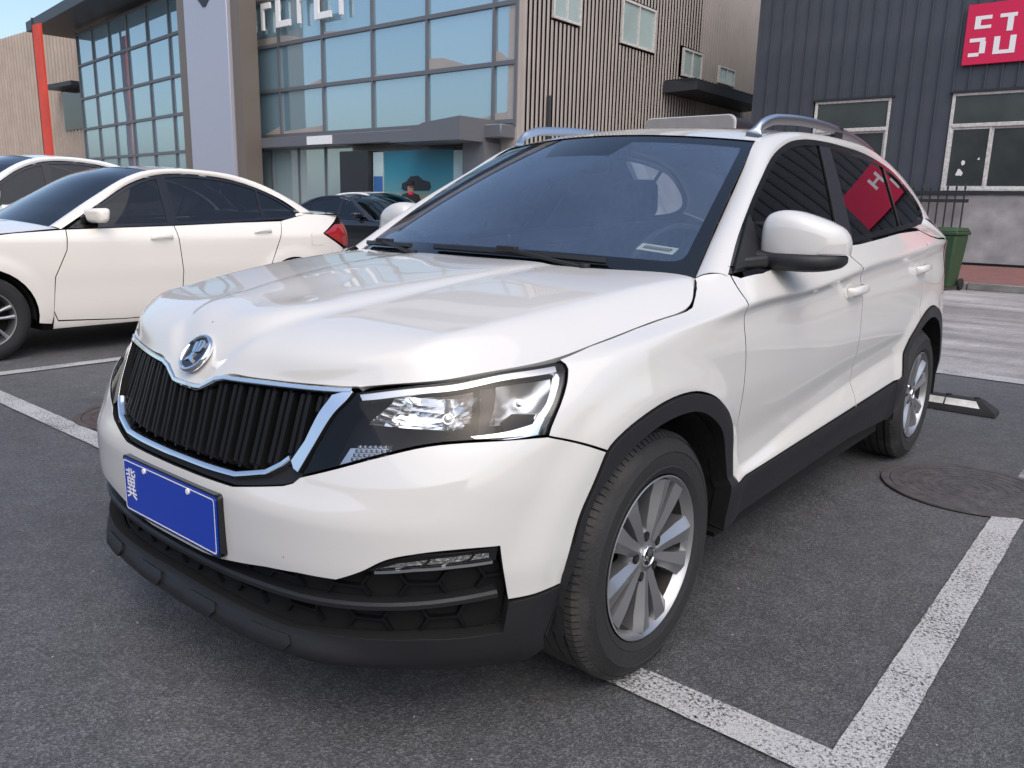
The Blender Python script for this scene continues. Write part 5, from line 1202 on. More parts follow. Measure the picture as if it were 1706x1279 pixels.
        mm = MB(); mm.add([(s*x, y, z) for x, y, z in ((.80,.80,1.00),(.98,.84,1.00),(.99,.90,1.02),(.80,.92,1.0),(.80,.76,1.11),(.97,.82,1.12),(.985,.92,1.12),(.80,.93,1.12))], [(3,2,1,0),(4,5,6,7),(0,1,5,4),(1,2,6,5),(2,3,7,6),(3,0,4,7)]); bevel(fix_normals(mm.build('door_mirror', paint, t)), .03, 3)
    for s in (1, -1):
        for y in (0, 2.7): t_w = sedan_wheel(t); t_w.location = (s*.872, y, .318); t_w.rotation_euler = (R(13 + 9*y), 0, 0 if s > 0 else R(180))
    return t
_sw = {}
def sedan_wheel(parent):
    if 'o' in _sw: return copy_tree(_sw['o'], parent)
    tp = [(.205,-.010),(.213,.003),(.245,.012),(.280,.010),(.303,-.004),(.315,-.025),(.318,-.05),(.318,-.15),(.315,-.175),(.303,-.196),(.245,-.206),(.205,-.19)]
    v, f = lathe(tp, 48); ty = fix_normals(obj('wheel', v, f, M['tyre'], parent, smooth=True, angle=40))
    v, f = lathe([(.206,.002),(.208,.005),(.199,.003),(.192,-.02),(.186,-.06),(.186,-.18)], 48); fix_normals(obj('rim', v, f, M['alloy'], ty, smooth=True, angle=30))
    sp = MB()
    for k in range(5):
        for sg in (1, -1):
            rows = []
            for r, w, x in ((.035,.012,-.005),(.08,.0085,-.004),(.14,.0095,-.001),(.200,.014,.002)):
                ph = R(72*k) + sg*R(np.interp(r, [.035,.2],[16,11.5])); er = np.array([math.cos(ph), math.sin(ph)]); et = np.array([-er[1], er[0]])
                rows += [(xx, *(er*r + et*tt)) for tt, xx in ((-w*1.1,-.045),(-w,x-.004),(0,x),(w,x-.004),(w*1.1,-.045))]
            sp.add(rows, grid_faces(4, 5))
    fix_normals(sp.build('spokes', M['alloy'], ty))
    hb = MB(); hb.cyl((-.05,0,0),(-.002,0,0),.055,.048,24); hb.build('hub_cap', M['alloy'], ty)
    dk = MB(); dk.cyl((-.20,0,0),(-.09,0,0),.188,n=32); dk.build('brake_drum', M['dark'], ty)
    _sw['o'] = ty; return ty
M['paint_cream'] = mat('pearl_white_paint', (.80,.755,.68), .3, coat=1, coat_rough=.02)
M['paint_black'] = mat('black_car_paint', (.008,.009,.012), .25, coat=1, coat_rough=.02)
M['paint_white2'] = mat('plain_white_paint', (.78,.78,.77), .35, coat=1, coat_rough=.03)
sedan('cream white sedan seen from its left side, parked beside the white SUV', M['paint_cream'], (-5.66, .26, 0), R(1.0))
sedan('white car with dark windows parked beyond the cream white sedan', M['paint_white2'], (-9.0, .6, 0), R(1.0), (1.05, 1.0, 1.13))
sedan('black sedan pointing right in front of the glass showroom', M['paint_black'], (-9.75, 9.4, 0), R(94), (1, 1, .93))
sedan('small white car behind the black sedan and the SUV mirror', M['paint_white2'], (-11.4, 11.3, 0), R(96), (1, 1, 1.0))
# ---------------------------------------------------------------- dark metal-clad building on the right, low wall, fence, bin
M['clad_dark'] = mat('dark_blue_grey_cladding', (.062,.070,.085), .5, .0, var=.18, vscale=1.5, rvar=.08)
M['clad_tan'] = mat('tan_grey_cladding', (.38,.345,.315), .55, .0, var=.12, vscale=1.2, rvar=.08)
M['plaster'] = mat('stained_plaster', (.33,.325,.33), .9, var=.35, vscale=2.2, bump=.25, bscale=40)
M['win_frame'] = mat('weathered_white_frame', (.58,.57,.54), .6, var=.35, vscale=16)
M['win_glass'] = mat('dusty_window', (.050,.058,.056), .10, var=.35, vscale=1.3)
M['room'] = mat('dim_room', (.17,.18,.17), .9, var=.3, vscale=.8)
M['steel_dark'] = mat('dark_steel', (.035,.037,.042), .45, .3)
M['paper'] = mat('torn_paper', (.75,.74,.72), .8)
M['banner_red'] = mat('red_banner', (.62,.012,.075), .55)
YD = 20.5
db = empty('dark_clad_building', (-8, YD, 0), label='dark blue grey metal clad building with white framed windows and red sign', cat='building')
WIN = [(-6.30,-4.40),(-3.03,-1.10),(.30,2.20),(3.6,5.5),(7.0,8.9)]
def cl_panel(z0, z1, w=.33):
    m = MB(); m.add([(0,0,z0),(w,0,z0),(w,0,z1),(0,0,z1),(0,.05,z0),(w,.05,z0),(w,.05,z1),(0,.05,z1)], [(0,1,2,3),(4,7,6,5),(0,3,7,4),(1,5,6,2),(3,2,6,7),(0,4,5,1)])
    m.add([(-.022,0,z0),(.022,0,z0),(.012,-.055,z0),(-.012,-.055,z0),(-.022,0,z1),(.022,0,z1),(.012,-.055,z1),(-.012,-.055,z1)], [(0,4,7,3),(3,7,6,2),(2,6,5,1),(4,5,6,7),(0,3,2,1)]); return m
_pm = {}
i = 0; x = 0.0
while x < 26:
    wx = -8 + x; over = any(a - .2 < wx < b - .05 for a, b in WIN); key = over
    if key not in _pm:
        o_ = fix_normals(cl_panel(4.16 if over else 1.80, 9.2).build('cladding_panel', M['clad_dark'], db)); _pm[key] = o_.data; o_.location = (x, 0, 0)
    else: inst('cladding_panel', _pm[key], db, (x, 0, 0))
    x += .33
bk = MB(); bk.box(-.02,26.3,.30,9,1.8,9.2); bk.box(-.02,26.3,.06,.30,4.2,9.2); bk.box(-.02,1.55,.06,.30,1.8,4.2)
pv = [(3.72,4.90),(7.0,8.22),(10.3,11.5),(13.6,14.9),(17.0,26.3)]
for a, b in pv: bk.box(a,b,.06,.30,1.8,4.2)
bk.build('wall', M['room'], db)
fl = MB(); fl.box(-.06,26.4,-.07,.06,9.2,9.4); fl.build('parapet_cap', M['clad_dark'], db)
fs = MB(); fs.box(-.05,.0,-.06,.4,1.8,9.2); fs.build('corner_flashing', M['clad_dark'], db)
def window(a, b, paper=False):
    w = b - a; x0 = a + 8; z0, zm, z1 = 1.86, 3.38, 4.12; fw = .07
    fr = MB()
    fr.box(x0,x0+fw,-.05,.06,z0,z1); fr.box(x0+w-fw,x0+w,-.05,.06,z0,z1); fr.box(x0+fw,x0+w-fw,-.05,.06,z1-fw,z1); fr.box(x0+fw,x0+w-fw,-.05,.06,z0,z0+fw); fr.box(x0+fw,x0+w-fw,-.06,.06,zm-.05,zm+.04)
    f_ = bevel(fr.build('window', M['win_frame'], db), .008, 1)
    s = MB(); q = .045; xa, xb, zb, zt = x0+fw, x0+w*.5, z0+fw, zm-.05
    for xa, xb, yy in ((x0+fw, x0+w*.48, -.02),(x0+w*.48, x0+w-fw, .015)):
        m = MB(); m.box(xa,xa+q,yy-.015,yy+.015,zb,zt); m.box(xb-q,xb,yy-.0149,yy+.0149,zb,zt); m.box(xa+q,xb-q,yy-.014,yy+.014,zt-q,zt); m.box(xa+q,xb-q,yy-.014,yy+.014,zb,zb+q); m.build('sash', M['win_frame'], f_)
        g = MB(); g.box(xa+q,xb-q,yy-.003,yy+.003,zb+q,zt-q); g.build('pane', M['win_glass'], f_)
    g = MB(); g.box(x0+fw,x0+w-fw,-.003,.003,zm+.04,z1-fw); g.build('pane', M['win_glass'], f_)
    if paper:
        for cx, cz, sc_ in ((x0+.36,2.28,1.0),(x0+.42,2.50,.55),(x0+.74,2.60,.35)):
            n = 9; r = [sc_*random.uniform(.05,.16) for _ in range(n)]; obj('paper_scrap', [(cx + r[k]*.6*math.cos(2*math.pi*k/n), -.028, cz + r[k]*math.sin(2*math.pi*k/n)) for k in range(n)], [tuple(range(n-1,-1,-1))], M['paper'], f_)
    hd = MB(); hd.box(x0-.06,x0+w+.06,-.10,.02,z1,z1+.05); hd.build('window_head', M['steel_dark'], f_)
for k, (a, b) in enumerate(WIN): window(a, b, k == 1)
# red sign board with white print strokes
def sign(x0, x1, z0, z1, label, yy, strokes):
    t = empty('red_sign', (x0, yy, z0), label=label, cat='sign'); m = MB(); m.box(0,x1-x0,-.12,-.06,0,z1-z0); bevel(m.build('board', M['banner_red'], t), .01, 1)
    for a, b, c, d in strokes:
        m = MB(); m.box(a,b,-.126,-.121,c,d); m.build('white_stroke', M['white'], t)
    return t
ST_ = [(.18,.30,.78,1.06),(.30,.52,.98,1.06),(.30,.52,.78,.85),(.68,1.02,.98,1.06),(.84,.96,.68,.98),(1.20,1.32,.68,1.08),(1.58,1.70,.68,1.08),(1.32,1.58,.84,.92),
       (.12,.44,.50,.58),(.34,.46,.24,.50),(.12,.34,.18,.26),(.62,.74,.20,.58),(.94,1.06,.20,.58),(.74,.94,.20,.28),(1.24,1.56,.42,.50),(1.36,1.48,.16,.60),(1.62,1.72,.20,.30)]
sign(-2.93,4.2,4.72,6.05,'long crimson sign board with white characters high on the dark building', YD, ST_ + [(a + 2.0 + 2.2*k, b + 2.0 + 2.2*k, c, d) for k in range(2) for a, b, c, d in ST_[5:14]])
lw = empty('plinth_wall', (-8, YD - .15, .118), label='stained grey plaster wall under the windows of the dark building', cat='wall')
m = MB(); n = 60
v = []
for i_ in range(n + 1):
    for z in (-.1, .25, .6, 1.0, 1.35, 1.62, 1.64): v.append((26.3*i_/n, random.uniform(-.012,.012) + (.02 if z > 1.63 else 0), z + (random.uniform(-.02,.02) if z == 1.62 else 0)))
m.add(v, [(i_*7+j, (i_+1)*7+j, (i_+1)*7+j+1, i_*7+j+1) for i_ in range(n) for j in range(6)]); m.box(0,26.3,.03,.45,-.1,1.67); fix_normals(m.build('plaster_face', M['plaster'], lw))
m = MB(); m.box(-.05,26.35,-.05,.10,1.67,1.73); m.build('coping', M['steel_dark'], lw)
m = MB(); m.box(0,26.3,-.06,-.02,-.05,.06); m.build('footing', M['dark'], lw)
# iron fence
fe = empty('iron_fence', (-5.6, 20.05, .118), label='black iron fence with spear points before the grey plaster wall', cat='fence')
b0 = None
for k in range(18):
    x = .05 + k*.185
    if b0 is None:
        m = MB(); m.cyl((0,0,.0),(0,0,1.78),.020,n=6); m.cyl((0,0,1.78),(0,0,1.80),.032,.032,6); m.cyl((0,0,1.80),(0,0,1.92),.030,.003,6); b0 = m.build('fence_bar', M['steel_dark'], fe); b0.location = (x,0,0)
    else: inst('fence_bar', b0.data, fe, (x,0,0))
for z in (1.50, 1.68, .30):
    m = MB(); m.box(-.05,3.30,-.024,.024,z-.040,z+.040); m.build('fence_rail', M['steel_dark'], fe)
# wheelie bin
M['bin'] = mat('green_bin_plastic', (.028,.062,.026), .5, var=.2, vscale=5)
bn = empty('wheelie_bin', (-1.36, 13.62, .004), R(-8), label='green wheelie bin standing on the road by the kerb', cat='bin')
def taper(m, z0, z1, a0, b0_, a1, b1, yo=0):
    m.add([(-a0,-b0_,z0),(a0,-b0_,z0),(a0,b0_,z0),(-a0,b0_,z0),(-a1,-b1+yo,z1),(a1,-b1+yo,z1),(a1,b1+yo,z1),(-a1,b1+yo,z1)], [(3,2,1,0),(4,5,6,7),(0,1,5,4),(1,2,6,5),(2,3,7,6),(3,0,4,7)])
m = MB(); taper(m,.06,.93,.21,.22,.27,.30); bevel(m.build('body', M['bin'], bn), .03, 3)
m = MB(); taper(m,.93,.985,.29,.32,.29,.32); bevel(m.build('rim', M['bin'], bn), .012, 2)
m = MB(); taper(m,.987,1.05,.285,.315,.25,.27,.02); bevel(m.build('lid', M['bin'], bn), .02, 3)
m = MB(); m.cyl((-.24,.37,.99),(.24,.37,.99),.016,n=10); m.box(-.24,-.20,.30,.38,.97,1.0); m.box(.20,.24,.30,.38,.97,1.0); m.build('handle', M['bin'], bn, kind='stuff')
for s in (1, -1):
    m = MB(); m.cyl((s*.235,.22,.10),(s*.285,.22,.10),.10,n=24); bevel(m.build('wheel', M['rubber'], bn), .01, 2)
m = MB(); m.cyl((-.24,.22,.10),(.24,.22,.10),.012,n=8); m.build('axle', M['steel_dark'], bn)

# ---------------------------------------------------------------- tan corrugated building between showroom and dark building
XT, YG = -10.8, 13.5
tb = empty('tan_clad_building', (XT, YG, 0), label='tan grey corrugated metal building with small white windows and a dark awning', cat='building')
TW = [(14.75-YG,15.9-YG,5.70,6.9),(17.8-YG,19.55-YG,5.62,6.75),(21.3-YG,22.55-YG,5.25,6.05),(23.75-YG,24.95-YG,5.36,5.9)]
m = MB(); m.box(-14,.0,0,22,0,11); m.build('wall', M['clad_tan'], tb)
m = MB(); y = .10
while y < 22:
    zs = [(0.0, 11.0)]
    for a, b, c, d in TW:
        if a - .06 < y < b + .06: zs = [(0.0, c - .05), (d + .05, 11.0)]
    for z0, z1 in zs: m.add([(.003,y-.05,z0),(.003,y+.05,z0),(.016,y+.026,z0),(.016,y-.026,z0),(.003,y-.05,z1),(.003,y+.05,z1),(.016,y+.026,z1),(.016,y-.026,z1)], [(3,2,1,0),(4,5,6,7),(1,2,6,5),(2,3,7,6),(3,0,4,7)])
    y += .17
fix_normals(m.build('cladding_ribs', M['clad_tan'], tb, kind='stuff'))
m = MB(); m.box(-.25,.06,-.03,.05,0,11); m.build('corner_flashing', M['clad_tan'], tb)
m = MB(); m.box(-14.1,.12,-.1,22.1,11,11.25); m.build('roof_edge', M['steel_dark'], tb)
M['pane_teal'] = mat('pale_teal_pane', (.34,.43,.42), .08, var=.2, vscale=.8)
for a, b, c, d in TW:
    fr = MB(); q = .06; fr.box(-.02,.07,a,a+q,c,d); fr.box(-.02,.07,b-q,b,c,d); fr.box(-.02,.069,a+q,b-q,c,c+q); fr.box(-.02,.069,a+q,b-q,d-q,d); fr.box(.0,.06,(a+b)/2-.03,(a+b)/2+.03,c+q,d-q); f_ = fr.build('window', M['win_frame'], tb)
    for aa, bb in ((a+q,(a+b)/2-.03),((a+b)/2+.03,b-q)):
        g = MB(); g.box(.02,.03,aa,bb,c+q,d-q); g.build('pane', M['pane_teal'], f_)
aw = MB(); aw.add([(.05,6.7,4.62),(1.05,6.9,4.68),(1.05,12.2,4.68),(.05,12.2,4.62),(.05,6.7,4.95),(1.05,6.9,4.92),(1.05,12.2,4.92),(.05,12.2,4.95)], [(3,2,1,0),(4,5,6,7),(0,1,5,4),(1,2,6,5),(2,3,7,6),(3,0,4,7)])
a_ = aw.build('awning', M['steel_dark'], tb)
m = MB(); yy = 6.8
while yy < 12.2: m.box(.06,1.06,yy-.02,yy+.02,4.955,4.985); yy += .22
m.build('awning_ribs', M['steel_dark'], a_, kind='stuff')
m = MB(); m.box(.01,.05,1.9,3.4,0,2.3); m.build('service_door', M['steel_dark'], tb)
m = MB(); m.cyl((.08,1.15,0),(.08,1.15,3.9),.05,n=8); m.build('rain_pipe', M['steel_dark'], tb)

# ---------------------------------------------------------------- glass showroom
sh = empty('glass_showroom', (XT, YG, 0), label='glass fronted car showroom with dark transoms behind the parked cars', cat='building')
def curtain(name, c):
    m = bpy.data.materials.new(name); m.use_nodes = True; t = m.node_tree; t.nodes.clear(); N = t.nodes.new; L = t.links.new
    o_ = N('ShaderNodeOutputMaterial'); mx = N('ShaderNodeMixShader'); df = N('ShaderNodeBsdfDiffuse'); gl = N('ShaderNodeBsdfGlossy'); fr = N('ShaderNodeFresnel'); fr.inputs[0].default_value = 2.1
    gl.inputs['Roughness'].default_value = .015; gl.inputs['Color'].default_value = (.80,.93,.98,1); df.inputs[0].default_value = (*c, 1)
    r = N('ShaderNodeMapRange'); r.inputs[3].default_value = .26; r.inputs[4].default_value = 1.0; L(fr.outputs[0], r.inputs[0])
    tc = N('ShaderNodeTexCoord'); nz = N('ShaderNodeTexNoise'); nz.inputs['Scale'].default_value = .7; L(tc.outputs['Object'], nz.inputs['Vector']); bp = N('ShaderNodeBump'); bp.inputs['Strength'].default_value = .06; bp.inputs['Distance'].default_value = .05; L(nz.outputs['Fac'], bp.inputs['Height']); L(bp.outputs[0], gl.inputs['Normal'])
    L(r.outputs[0], mx.inputs[0]); L(df.outputs[0], mx.inputs[1]); L(gl.outputs[0], mx.inputs[2]); L(mx.outputs[0], o_.inputs[0]); return m
M['curtain'] = [curtain('curtain_glass', c) for c in ((.19,.30,.36),(.22,.34,.40),(.17,.28,.34))]
M['mullion'] = mat('grey_mullion', (.16,.165,.18), .5, .3)
xs = [0,-.70,-2.95,-5.05,-7.20,-9.30,-11.2]; zs = [3.2,4.52,5.82,7.1,8.4]
M['curtain_pale'] = curtain('pale_shop_glass', (.36,.46,.46))
def pane(p0, p1, z0, z1, par, m_=None):
    a = np.array(p0); b = np.array(p1); d = (b - a)/np.linalg.norm(b - a); n = np.array([d[1], -d[0]]); n = n if n[1] < 0 else -n; e = .03
    t0, t1 = random.uniform(-.003,.003), random.uniform(-.003,.003)
    q = [(a + d*e + n*(t0), z0+e), (b - d*e + n*(t1), z0+e), (b - d*e + n*(t1*.3 + .01), z1-e), (a + d*e + n*(t0*.3 + .01), z1-e)]
    v = [(p[0], p[1], z) for p, z in q] + [(p[0] - n[0]*.02, p[1] - n[1]*.02, z) for p, z in q]
    return fix_normals(obj('pane', v, [(0,1,2,3),(7,6,5,4),(0,4,5,1),(1,5,6,2),(2,6,7,3),(3,7,4,0)], m_ or random.choice(M['curtain']), par))
for i_ in range(len(xs)-1):
    for j in range(len(zs)-1): pane((xs[i_+1],0),(xs[i_],0),zs[j],zs[j+1],sh)
for x in xs: 
    m = MB(); m.box(x-.035,x+.035,-.07,.08,3.1,8.5); m.build('mullion', M['mullion'], sh)
for z in zs: 
    m = MB(); m.box(-11.2,0,-.075,.085,z-.05,z+.05); m.build('transom', M['mullion'], sh)
# wing to the left of the pylon, turned a little back
pL0, pL1 = np.array([-14.3,.1]), np.array([-26.6,1.5])
nL = 6
for i_ in range(nL):
    for j, (z0, z1) in enumerate(((.3,2.9),(2.9,4.2),(4.2,5.5),(5.5,6.9),(6.9,8.2))):
        a = pL0 + (pL1 - pL0)*(i_+1)/nL; b = pL0 + (pL1 - pL0)*i_/nL; pane(a, b, z0, z1, sh)
for i_ in range(nL+1):
    a = pL0 + (pL1 - pL0)*i_/nL; m = MB(); m.bar((a[0],a[1],.1),(a[0],a[1],8.3),.07,.14,up=(0,1,0)); m.build('mullion', M['mullion'], sh)
for z in (.3,2.9,4.2,5.5,6.9,8.2): m = MB(); m.bar((pL0[0],pL0[1],z),(pL1[0],pL1[1],z),.14,.10); m.build('transom', M['mullion'], sh)
m = MB(); m.bar((pL0[0],pL0[1]-.5,8.6),(pL1[0]-2.2,pL1[1]-.1,8.6),2.2,.40); m.build('roof_edge', M['steel_dark'], sh)
m = MB(); m.box(-14.5,0,.3,9,0.0,8.5); m.box(-26,-14,2.9,9,0,8.5); m.build('back_wall', M['room'], sh)
m = MB(); m.box(-14.4,.1,-.12,9,8.5,9.6); m.build('fascia', M['steel_dark'], sh)
# ground floor: canopy, dark portal pier, lit shopfront, poster wall
M['shopwall'] = mat('shop_interior', (.45,.58,.58), .8, var=.25, vscale=1.2)
m = MB(); m.box(-10.6,.0,-.55,.0,2.80,3.1); bevel(m.build('canopy', M['mullion'], sh), .02, 1)
m = MB(); m.box(-7.3,-6.2,-.60,-.55,2.83,3.06); m.build('canopy_sign', M['white'], sh)
m = MB(); m.box(-5.95,-4.75,-.5,.25,0,2.62); m.build('portal_pier', M['steel_dark'], sh)
for a, b in ((-11.2,-9.9),(-9.9,-8.5),(-8.5,-7.2),(-7.2,-5.95)):
    pane((b,.0),(a,.0),.1,2.8,sh,M['curtain_pale'])
    m = MB(); m.box(a-.03,a+.03,-.05,.05,0,2.8); m.build('mullion', M['mullion'], sh)
m = MB(); m.box(-11.2,-4.7,.24,.29,0,2.62); m.build('shop_wall', M['shopwall'], sh)
def poster_mat():
    m = mat('poster_print', (.1,.3,.36), .35); t = m.node_tree; b = t.nodes['Principled BSDF']; N = t.nodes.new; L = t.links.new
    tc = N('ShaderNodeTexCoord'); sx = N('ShaderNodeSeparateXYZ'); L(tc.outputs['Generated'], sx.inputs[0]); cr = N('ShaderNodeValToRGB'); L(sx.outputs[2], cr.inputs[0]); e = cr.color_ramp.elements
    e[0].position = 0; e[0].color = (.10,.16,.12,1); e[1].position = 1; e[1].color = (.02,.14,.20,1)
    for p, c in ((.14,.10),(.30,.11)): pass
    for p, c in ((.16,(.22,.22,.10,1)),(.26,(.34,.33,.18,1)),(.36,(.10,.28,.32,1)),(.66,(.03,.22,.30,1))):
        q = e.new(p); q.color = c
    L(cr.outputs[0], b.inputs['Base Color']); return m
m = MB(); m.box(-4.3,-1.72,-.32,-.26,1.0,2.60); pst = m.build('poster', poster_mat(), sh)
pc = MB(); o_ = [(-3.62,1.62),(-3.60,1.76),(-3.42,1.82),(-3.28,1.94),(-2.98,1.96),(-2.80,1.85),(-2.55,1.80),(-2.50,1.66),(-2.58,1.58),(-3.5,1.57)]
obj('printed_car', [(x,-.323,z) for x, z in o_], [tuple(range(len(o_)-1,-1,-1))], M['steel_dark'], pst)
m = MB(); m.box(-4.72,-4.32,-.34,-.26,.6,2.58); m.build('white_panel', M['shopwall'], sh)
m = MB(); m.box(-4.70,-4.34,-.346,-.341,1.55,1.95); m.build('blue_label', mat('blue_label', (.04,.13,.35), .5), sh)
m = MB(); m.box(-1.70,-1.2,-.34,-.26,.3,2.56); m.build('white_panel', M['shopwall'], sh)
m = MB(); m.add([(-2.9,-1.4,2.70),(-.5,-1.4,2.70),(-.5,0,2.70),(-2.9,0,2.70),(-1.7,-1.4,3.12),(-.5,-1.4,3.22),(-.5,0,3.22),(-1.7,0,3.12)], [(3,2,1,0),(4,5,6,7),(0,1,5,4),(1,2,6,5),(2,3,7,6),(3,0,4,7)]); m.build('canopy_end', M['mullion'], sh)
m = MB(); m.box(-1.15,-.45,-.6,.05,0,2.70); m.build('grey_pier', M['mullion'], sh)
# letters of the roof sign seen as plain white strokes
for k, (a, w) in enumerate(((-10.9,.75),(-9.9,.5),(-9.15,.75),(-8.1,.55),(-7.3,.8),(-6.2,.55))):
    m = MB(); m.box(a,a+w*.22,-.22,-.15,6.25,7.0); m.build('sign_stroke', M['white'], sh); m = MB(); m.box(a+w*.24,a+w*.9,-.22,-.15,6.84,7.0) if k % 2 else m.box(a+w*.24,a+w*.9,-.22,-.15,6.25,6.42); m.build('sign_stroke', M['white'], sh)

# pylon in front of the showroom
M['pylon'] = mat('lilac_grey_metal', (.42,.43,.50), .35, .25, rvar=.06)
M['bronze'] = mat('bronze_edge', (.20,.165,.14), .45, .4)
py = empty('sign_pylon', (-22.1, 12.6, 0), label='tall pale grey pylon with bronze edges before the glass showroom', cat='pylon')
m = MB(); m.box(-1.2,1.2,-.35,.35,0,9.2); bevel(m.build('face', M['pylon'], py), .02, 2)
m = MB(); m.box(-1.85,-1.22,-.22,.36,0,9.2); m.build('edge_post', M['bronze'], py)
m = MB(); m.box(1.22,1.65,-.22,.36,0,9.2); m.build('edge_post', M['bronze'], py)
m = MB(); em = [(-.75,7.55),(-.62,7.55),(.02,7.08),(.55,7.40),(.75,7.42),(.10,6.90),(-.05,6.90)]
obj('emblem', [(x - .0,-.37,z) for x, z in em] + [(x,-.352,z) for x, z in em], [tuple(range(6,-1,-1))] + [(i, (i+1) % 7, (i+1) % 7 + 7, i+7) for i in range(7)], M['steel_dark'], py)
# red flag post and far tan hall at the left edge
M['red_flag'] = mat('orange_red_banner', (.72,.07,.04), .6, var=.2, vscale=1.5)
rf = empty('banner_post', (-36.9, 13.2, 0), label='tall narrow orange red banner left of the glass showroom', cat='banner')
m = MB(); m.box(-.45,.35,-.04,.04,2.4,8.3); m.build('banner', M['red_flag'], rf)
m = MB(); m.cyl((-.5,0,0),(-.5,0,8.6),.05,n=8); m.build('pole', M['steel_dark'], rf)
th = empty('far_tan_hall', (-47, 17, 0), label='far tan corrugated hall at the left edge of the picture', cat='building')
M['clad_warm'] = mat('warm_tan_cladding', (.42,.345,.285), .6, var=.15, vscale=1)
m = MB(); m.box(-30,6,0,12,0,9.9); m.build('wall', M['clad_warm'], th)
m = MB(); x = -12.0
while x < 6: m.add([(x-.09,-.001,0),(x+.09,-.001,0),(x+.04,-.09,0),(x-.04,-.09,0),(x-.09,-.001,9.9),(x+.09,-.001,9.9),(x+.04,-.09,9.9),(x-.04,-.09,9.9)], [(3,2,1,0),(4,5,6,7),(1,2,6,5),(2,3,7,6),(3,0,4,7)]); x += .42
fix_normals(m.build('cladding_ribs', M['clad_warm'], th, kind='stuff'))
m = MB(); m.box(2.6,5.9,-.9,0,6.55,6.75); m.build('awning', M['steel_dark'], th)
m = MB(); m.box(2.8,5.7,-.11,-.02,4.6,6.5); m.build('window', M['gloss_black'], th)

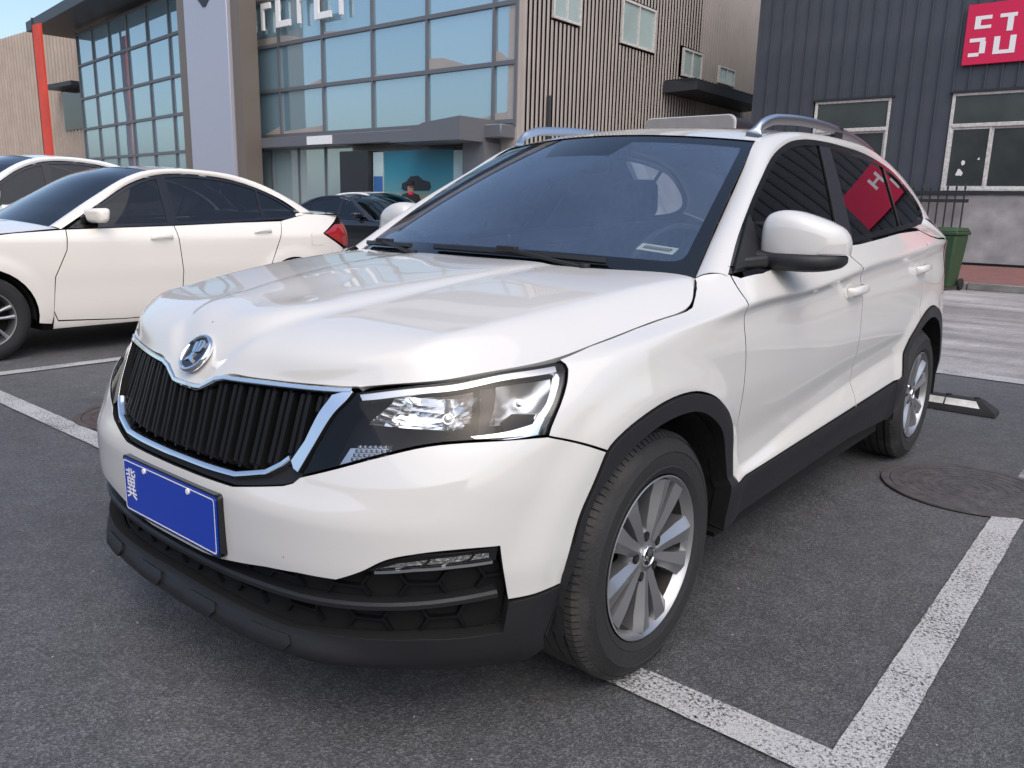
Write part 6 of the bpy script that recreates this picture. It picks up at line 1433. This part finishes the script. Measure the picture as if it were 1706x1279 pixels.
# ---------------------------------------------------------------- person by the white car
def person(loc, rz):
    t = empty('person', loc, rz, label='person in a black cap and dark jacket with red collar beyond the black sedan', cat='person')
    V = {'pel':(0,0,.92),'wst':(0,0,1.08),'cst':(0,-.01,1.30),'nk':(0,0,1.48),'hd':(0,-.02,1.60),'hd2':(0,-.01,1.70),'ls':(.19,0,1.40),'le':(.25,.02,1.12),'lw':(.24,-.08,.88),'rs':(-.19,0,1.40),'re':(-.25,.02,1.12),'rw':(-.24,-.06,.88),'lh':(.10,0,.88),'lk':(.11,-.02,.48),'la':(.11,.02,.08),'lt':(.12,-.14,.04),'rh':(-.10,0,.88),'rk':(-.11,-.02,.48),'ra':(-.11,.02,.08),'rt':(-.12,-.14,.04)}
    rad = {'pel':.15,'wst':.14,'cst':.165,'nk':.06,'hd':.095,'hd2':.085,'ls':.075,'le':.05,'lw':.035,'rs':.075,'re':.05,'rw':.035,'lh':.09,'lk':.065,'la':.045,'lt':.035,'rh':.09,'rk':.065,'ra':.045,'rt':.035}
    E_ = [('pel','wst'),('wst','cst'),('cst','nk'),('nk','hd'),('hd','hd2'),('cst','ls'),('ls','le'),('le','lw'),('cst','rs'),('rs','re'),('re','rw'),('pel','lh'),('lh','lk'),('lk','la'),('la','lt'),('pel','rh'),('rh','rk'),('rk','ra'),('ra','rt')]
    k = list(V); me = bpy.data.meshes.new('body'); me.from_pydata([V[q] for q in k], [(k.index(a), k.index(b)) for a, b in E_], []); o_ = bpy.data.objects.new('body', me); col.objects.link(o_)
    o_.modifiers.new('skin', 'SKIN'); o_.modifiers.new('sub', 'SUBSURF').levels = 2
    for i_, q in enumerate(k): me.skin_vertices[0].data[i_].radius = (rad[q], rad[q]*.75 if q in ('pel','wst','cst') else rad[q]); me.skin_vertices[0].data[i_].use_root = q == 'pel'
    bpy.context.view_layer.update(); m2 = bpy.data.meshes.new_from_object(o_.evaluated_get(bpy.context.evaluated_depsgraph_get())); bpy.data.objects.remove(o_)
    for c, n_ in (((.02,.02,.025),'dark_jacket'),((.42,.25,.19),'skin'),((.03,.035,.05),'trousers')): m2.materials.append(mat(n_, c, .8))
    for p in m2.polygons: c = p.center; p.material_index = 1 if c.z > 1.50 or (c.z < .90 and abs(c.x) > .19) else 2 if c.z < .95 else 0; p.use_smooth = True
    b = bpy.data.objects.new('body', m2); col.objects.link(b); b.parent = t
    m = MB(); v, f = lathe([(.001,1.80),(.06,1.79),(.10,1.74),(.108,1.68)], 16); m.add([(y, z - .01, x) for x, y, z in v], f); m.add([(-.08,-.09,1.69),(.08,-.09,1.69),(.06,-.19,1.675),(-.06,-.19,1.675),(-.08,-.09,1.70),(.08,-.09,1.70),(.06,-.19,1.685),(-.06,-.19,1.685)], [(3,2,1,0),(4,5,6,7),(0,1,5,4),(1,2,6,5),(2,3,7,6),(3,0,4,7)]); fix_normals(m.build('cap', M['rubber'], t))
    v, f = lathe([(.085,1.44),(.088,1.47),(.075,1.52),(.068,1.50)], 16); fix_normals(obj('collar', [(y, z, x) for x, y, z in v], f, M['banner_red'], t))
    for s in (1, -1): m = MB(); m.cyl((s*.035,-.108,1.625),(s*.035,-.10,1.625),.012,n=8); m.build('eye', M['rubber'], t)
person((-13.62, 12.75, .02), R(60))

# grey board standing beyond the SUV, its rounded top showing over the roof
M['board_grey'] = mat('warm_grey_board', (.27,.255,.24), .5, var=.1); M['board_edge'] = mat('pale_edge', (.6,.6,.6), .4)
bo = empty('display_board', (-3.37, 8.0, .004), label='grey display board with rounded corners showing above the white SUV roof', cat='board')
def rb(w, z0, z1, r, n=6):
    o = [(-w, z0), (w, z0)]
    o += [(w - r + r*math.cos(R(90*i/n)), z1 - r + r*math.sin(R(90*i/n))) for i in range(n+1)] + [(-w + r - r*math.sin(R(90*i/n)), z1 - r + r*math.cos(R(90*i/n))) for i in range(n+1)]
    return o
def slabxz(nm, o, y0, y1, m_, par):
    k = len(o); return fix_normals(obj(nm, [(x, y0, z) for x, z in o] + [(x, y1, z) for x, z in o], [tuple(range(k)), tuple(range(2*k-1, k-1, -1))] + [(i, i+k, (i+1) % k + k, (i+1) % k) for i in range(k)], m_, par))
slabxz('face', rb(.63,.60,2.385,.09), -.02, .01, M['board_grey'], bo); slabxz('rim', rb(.645,.59,2.40,.095), .01, .035, M['board_edge'], bo); slabxz('casing', rb(.63,.60,2.38,.09), .035, .62, M['steel_dark'], bo)
for x in (-.5, .5): m = MB(); m.box(x-.05,x+.05,.1,.5,0,.62); m.build('foot', M['steel_dark'], bo)
# ---------------------------------------------------------------- what stands behind the photographer (seen only in reflections)
M['clad_far'] = mat('grey_beige_cladding', (.13,.13,.13), .7, var=.2, vscale=.3)
bb = empty('long_grey_building', (0, -27, 0), label='long grey beige building across the lot, seen only in reflections', cat='building')
m = MB(); m.box(-45,45,-8,0,0,7.5); m.build('wall', M['clad_far'], bb)
m = MB(); m.box(-45.2,45.2,-8.2,.2,7.5,7.9); m.build('roof_edge', M['steel_dark'], bb)
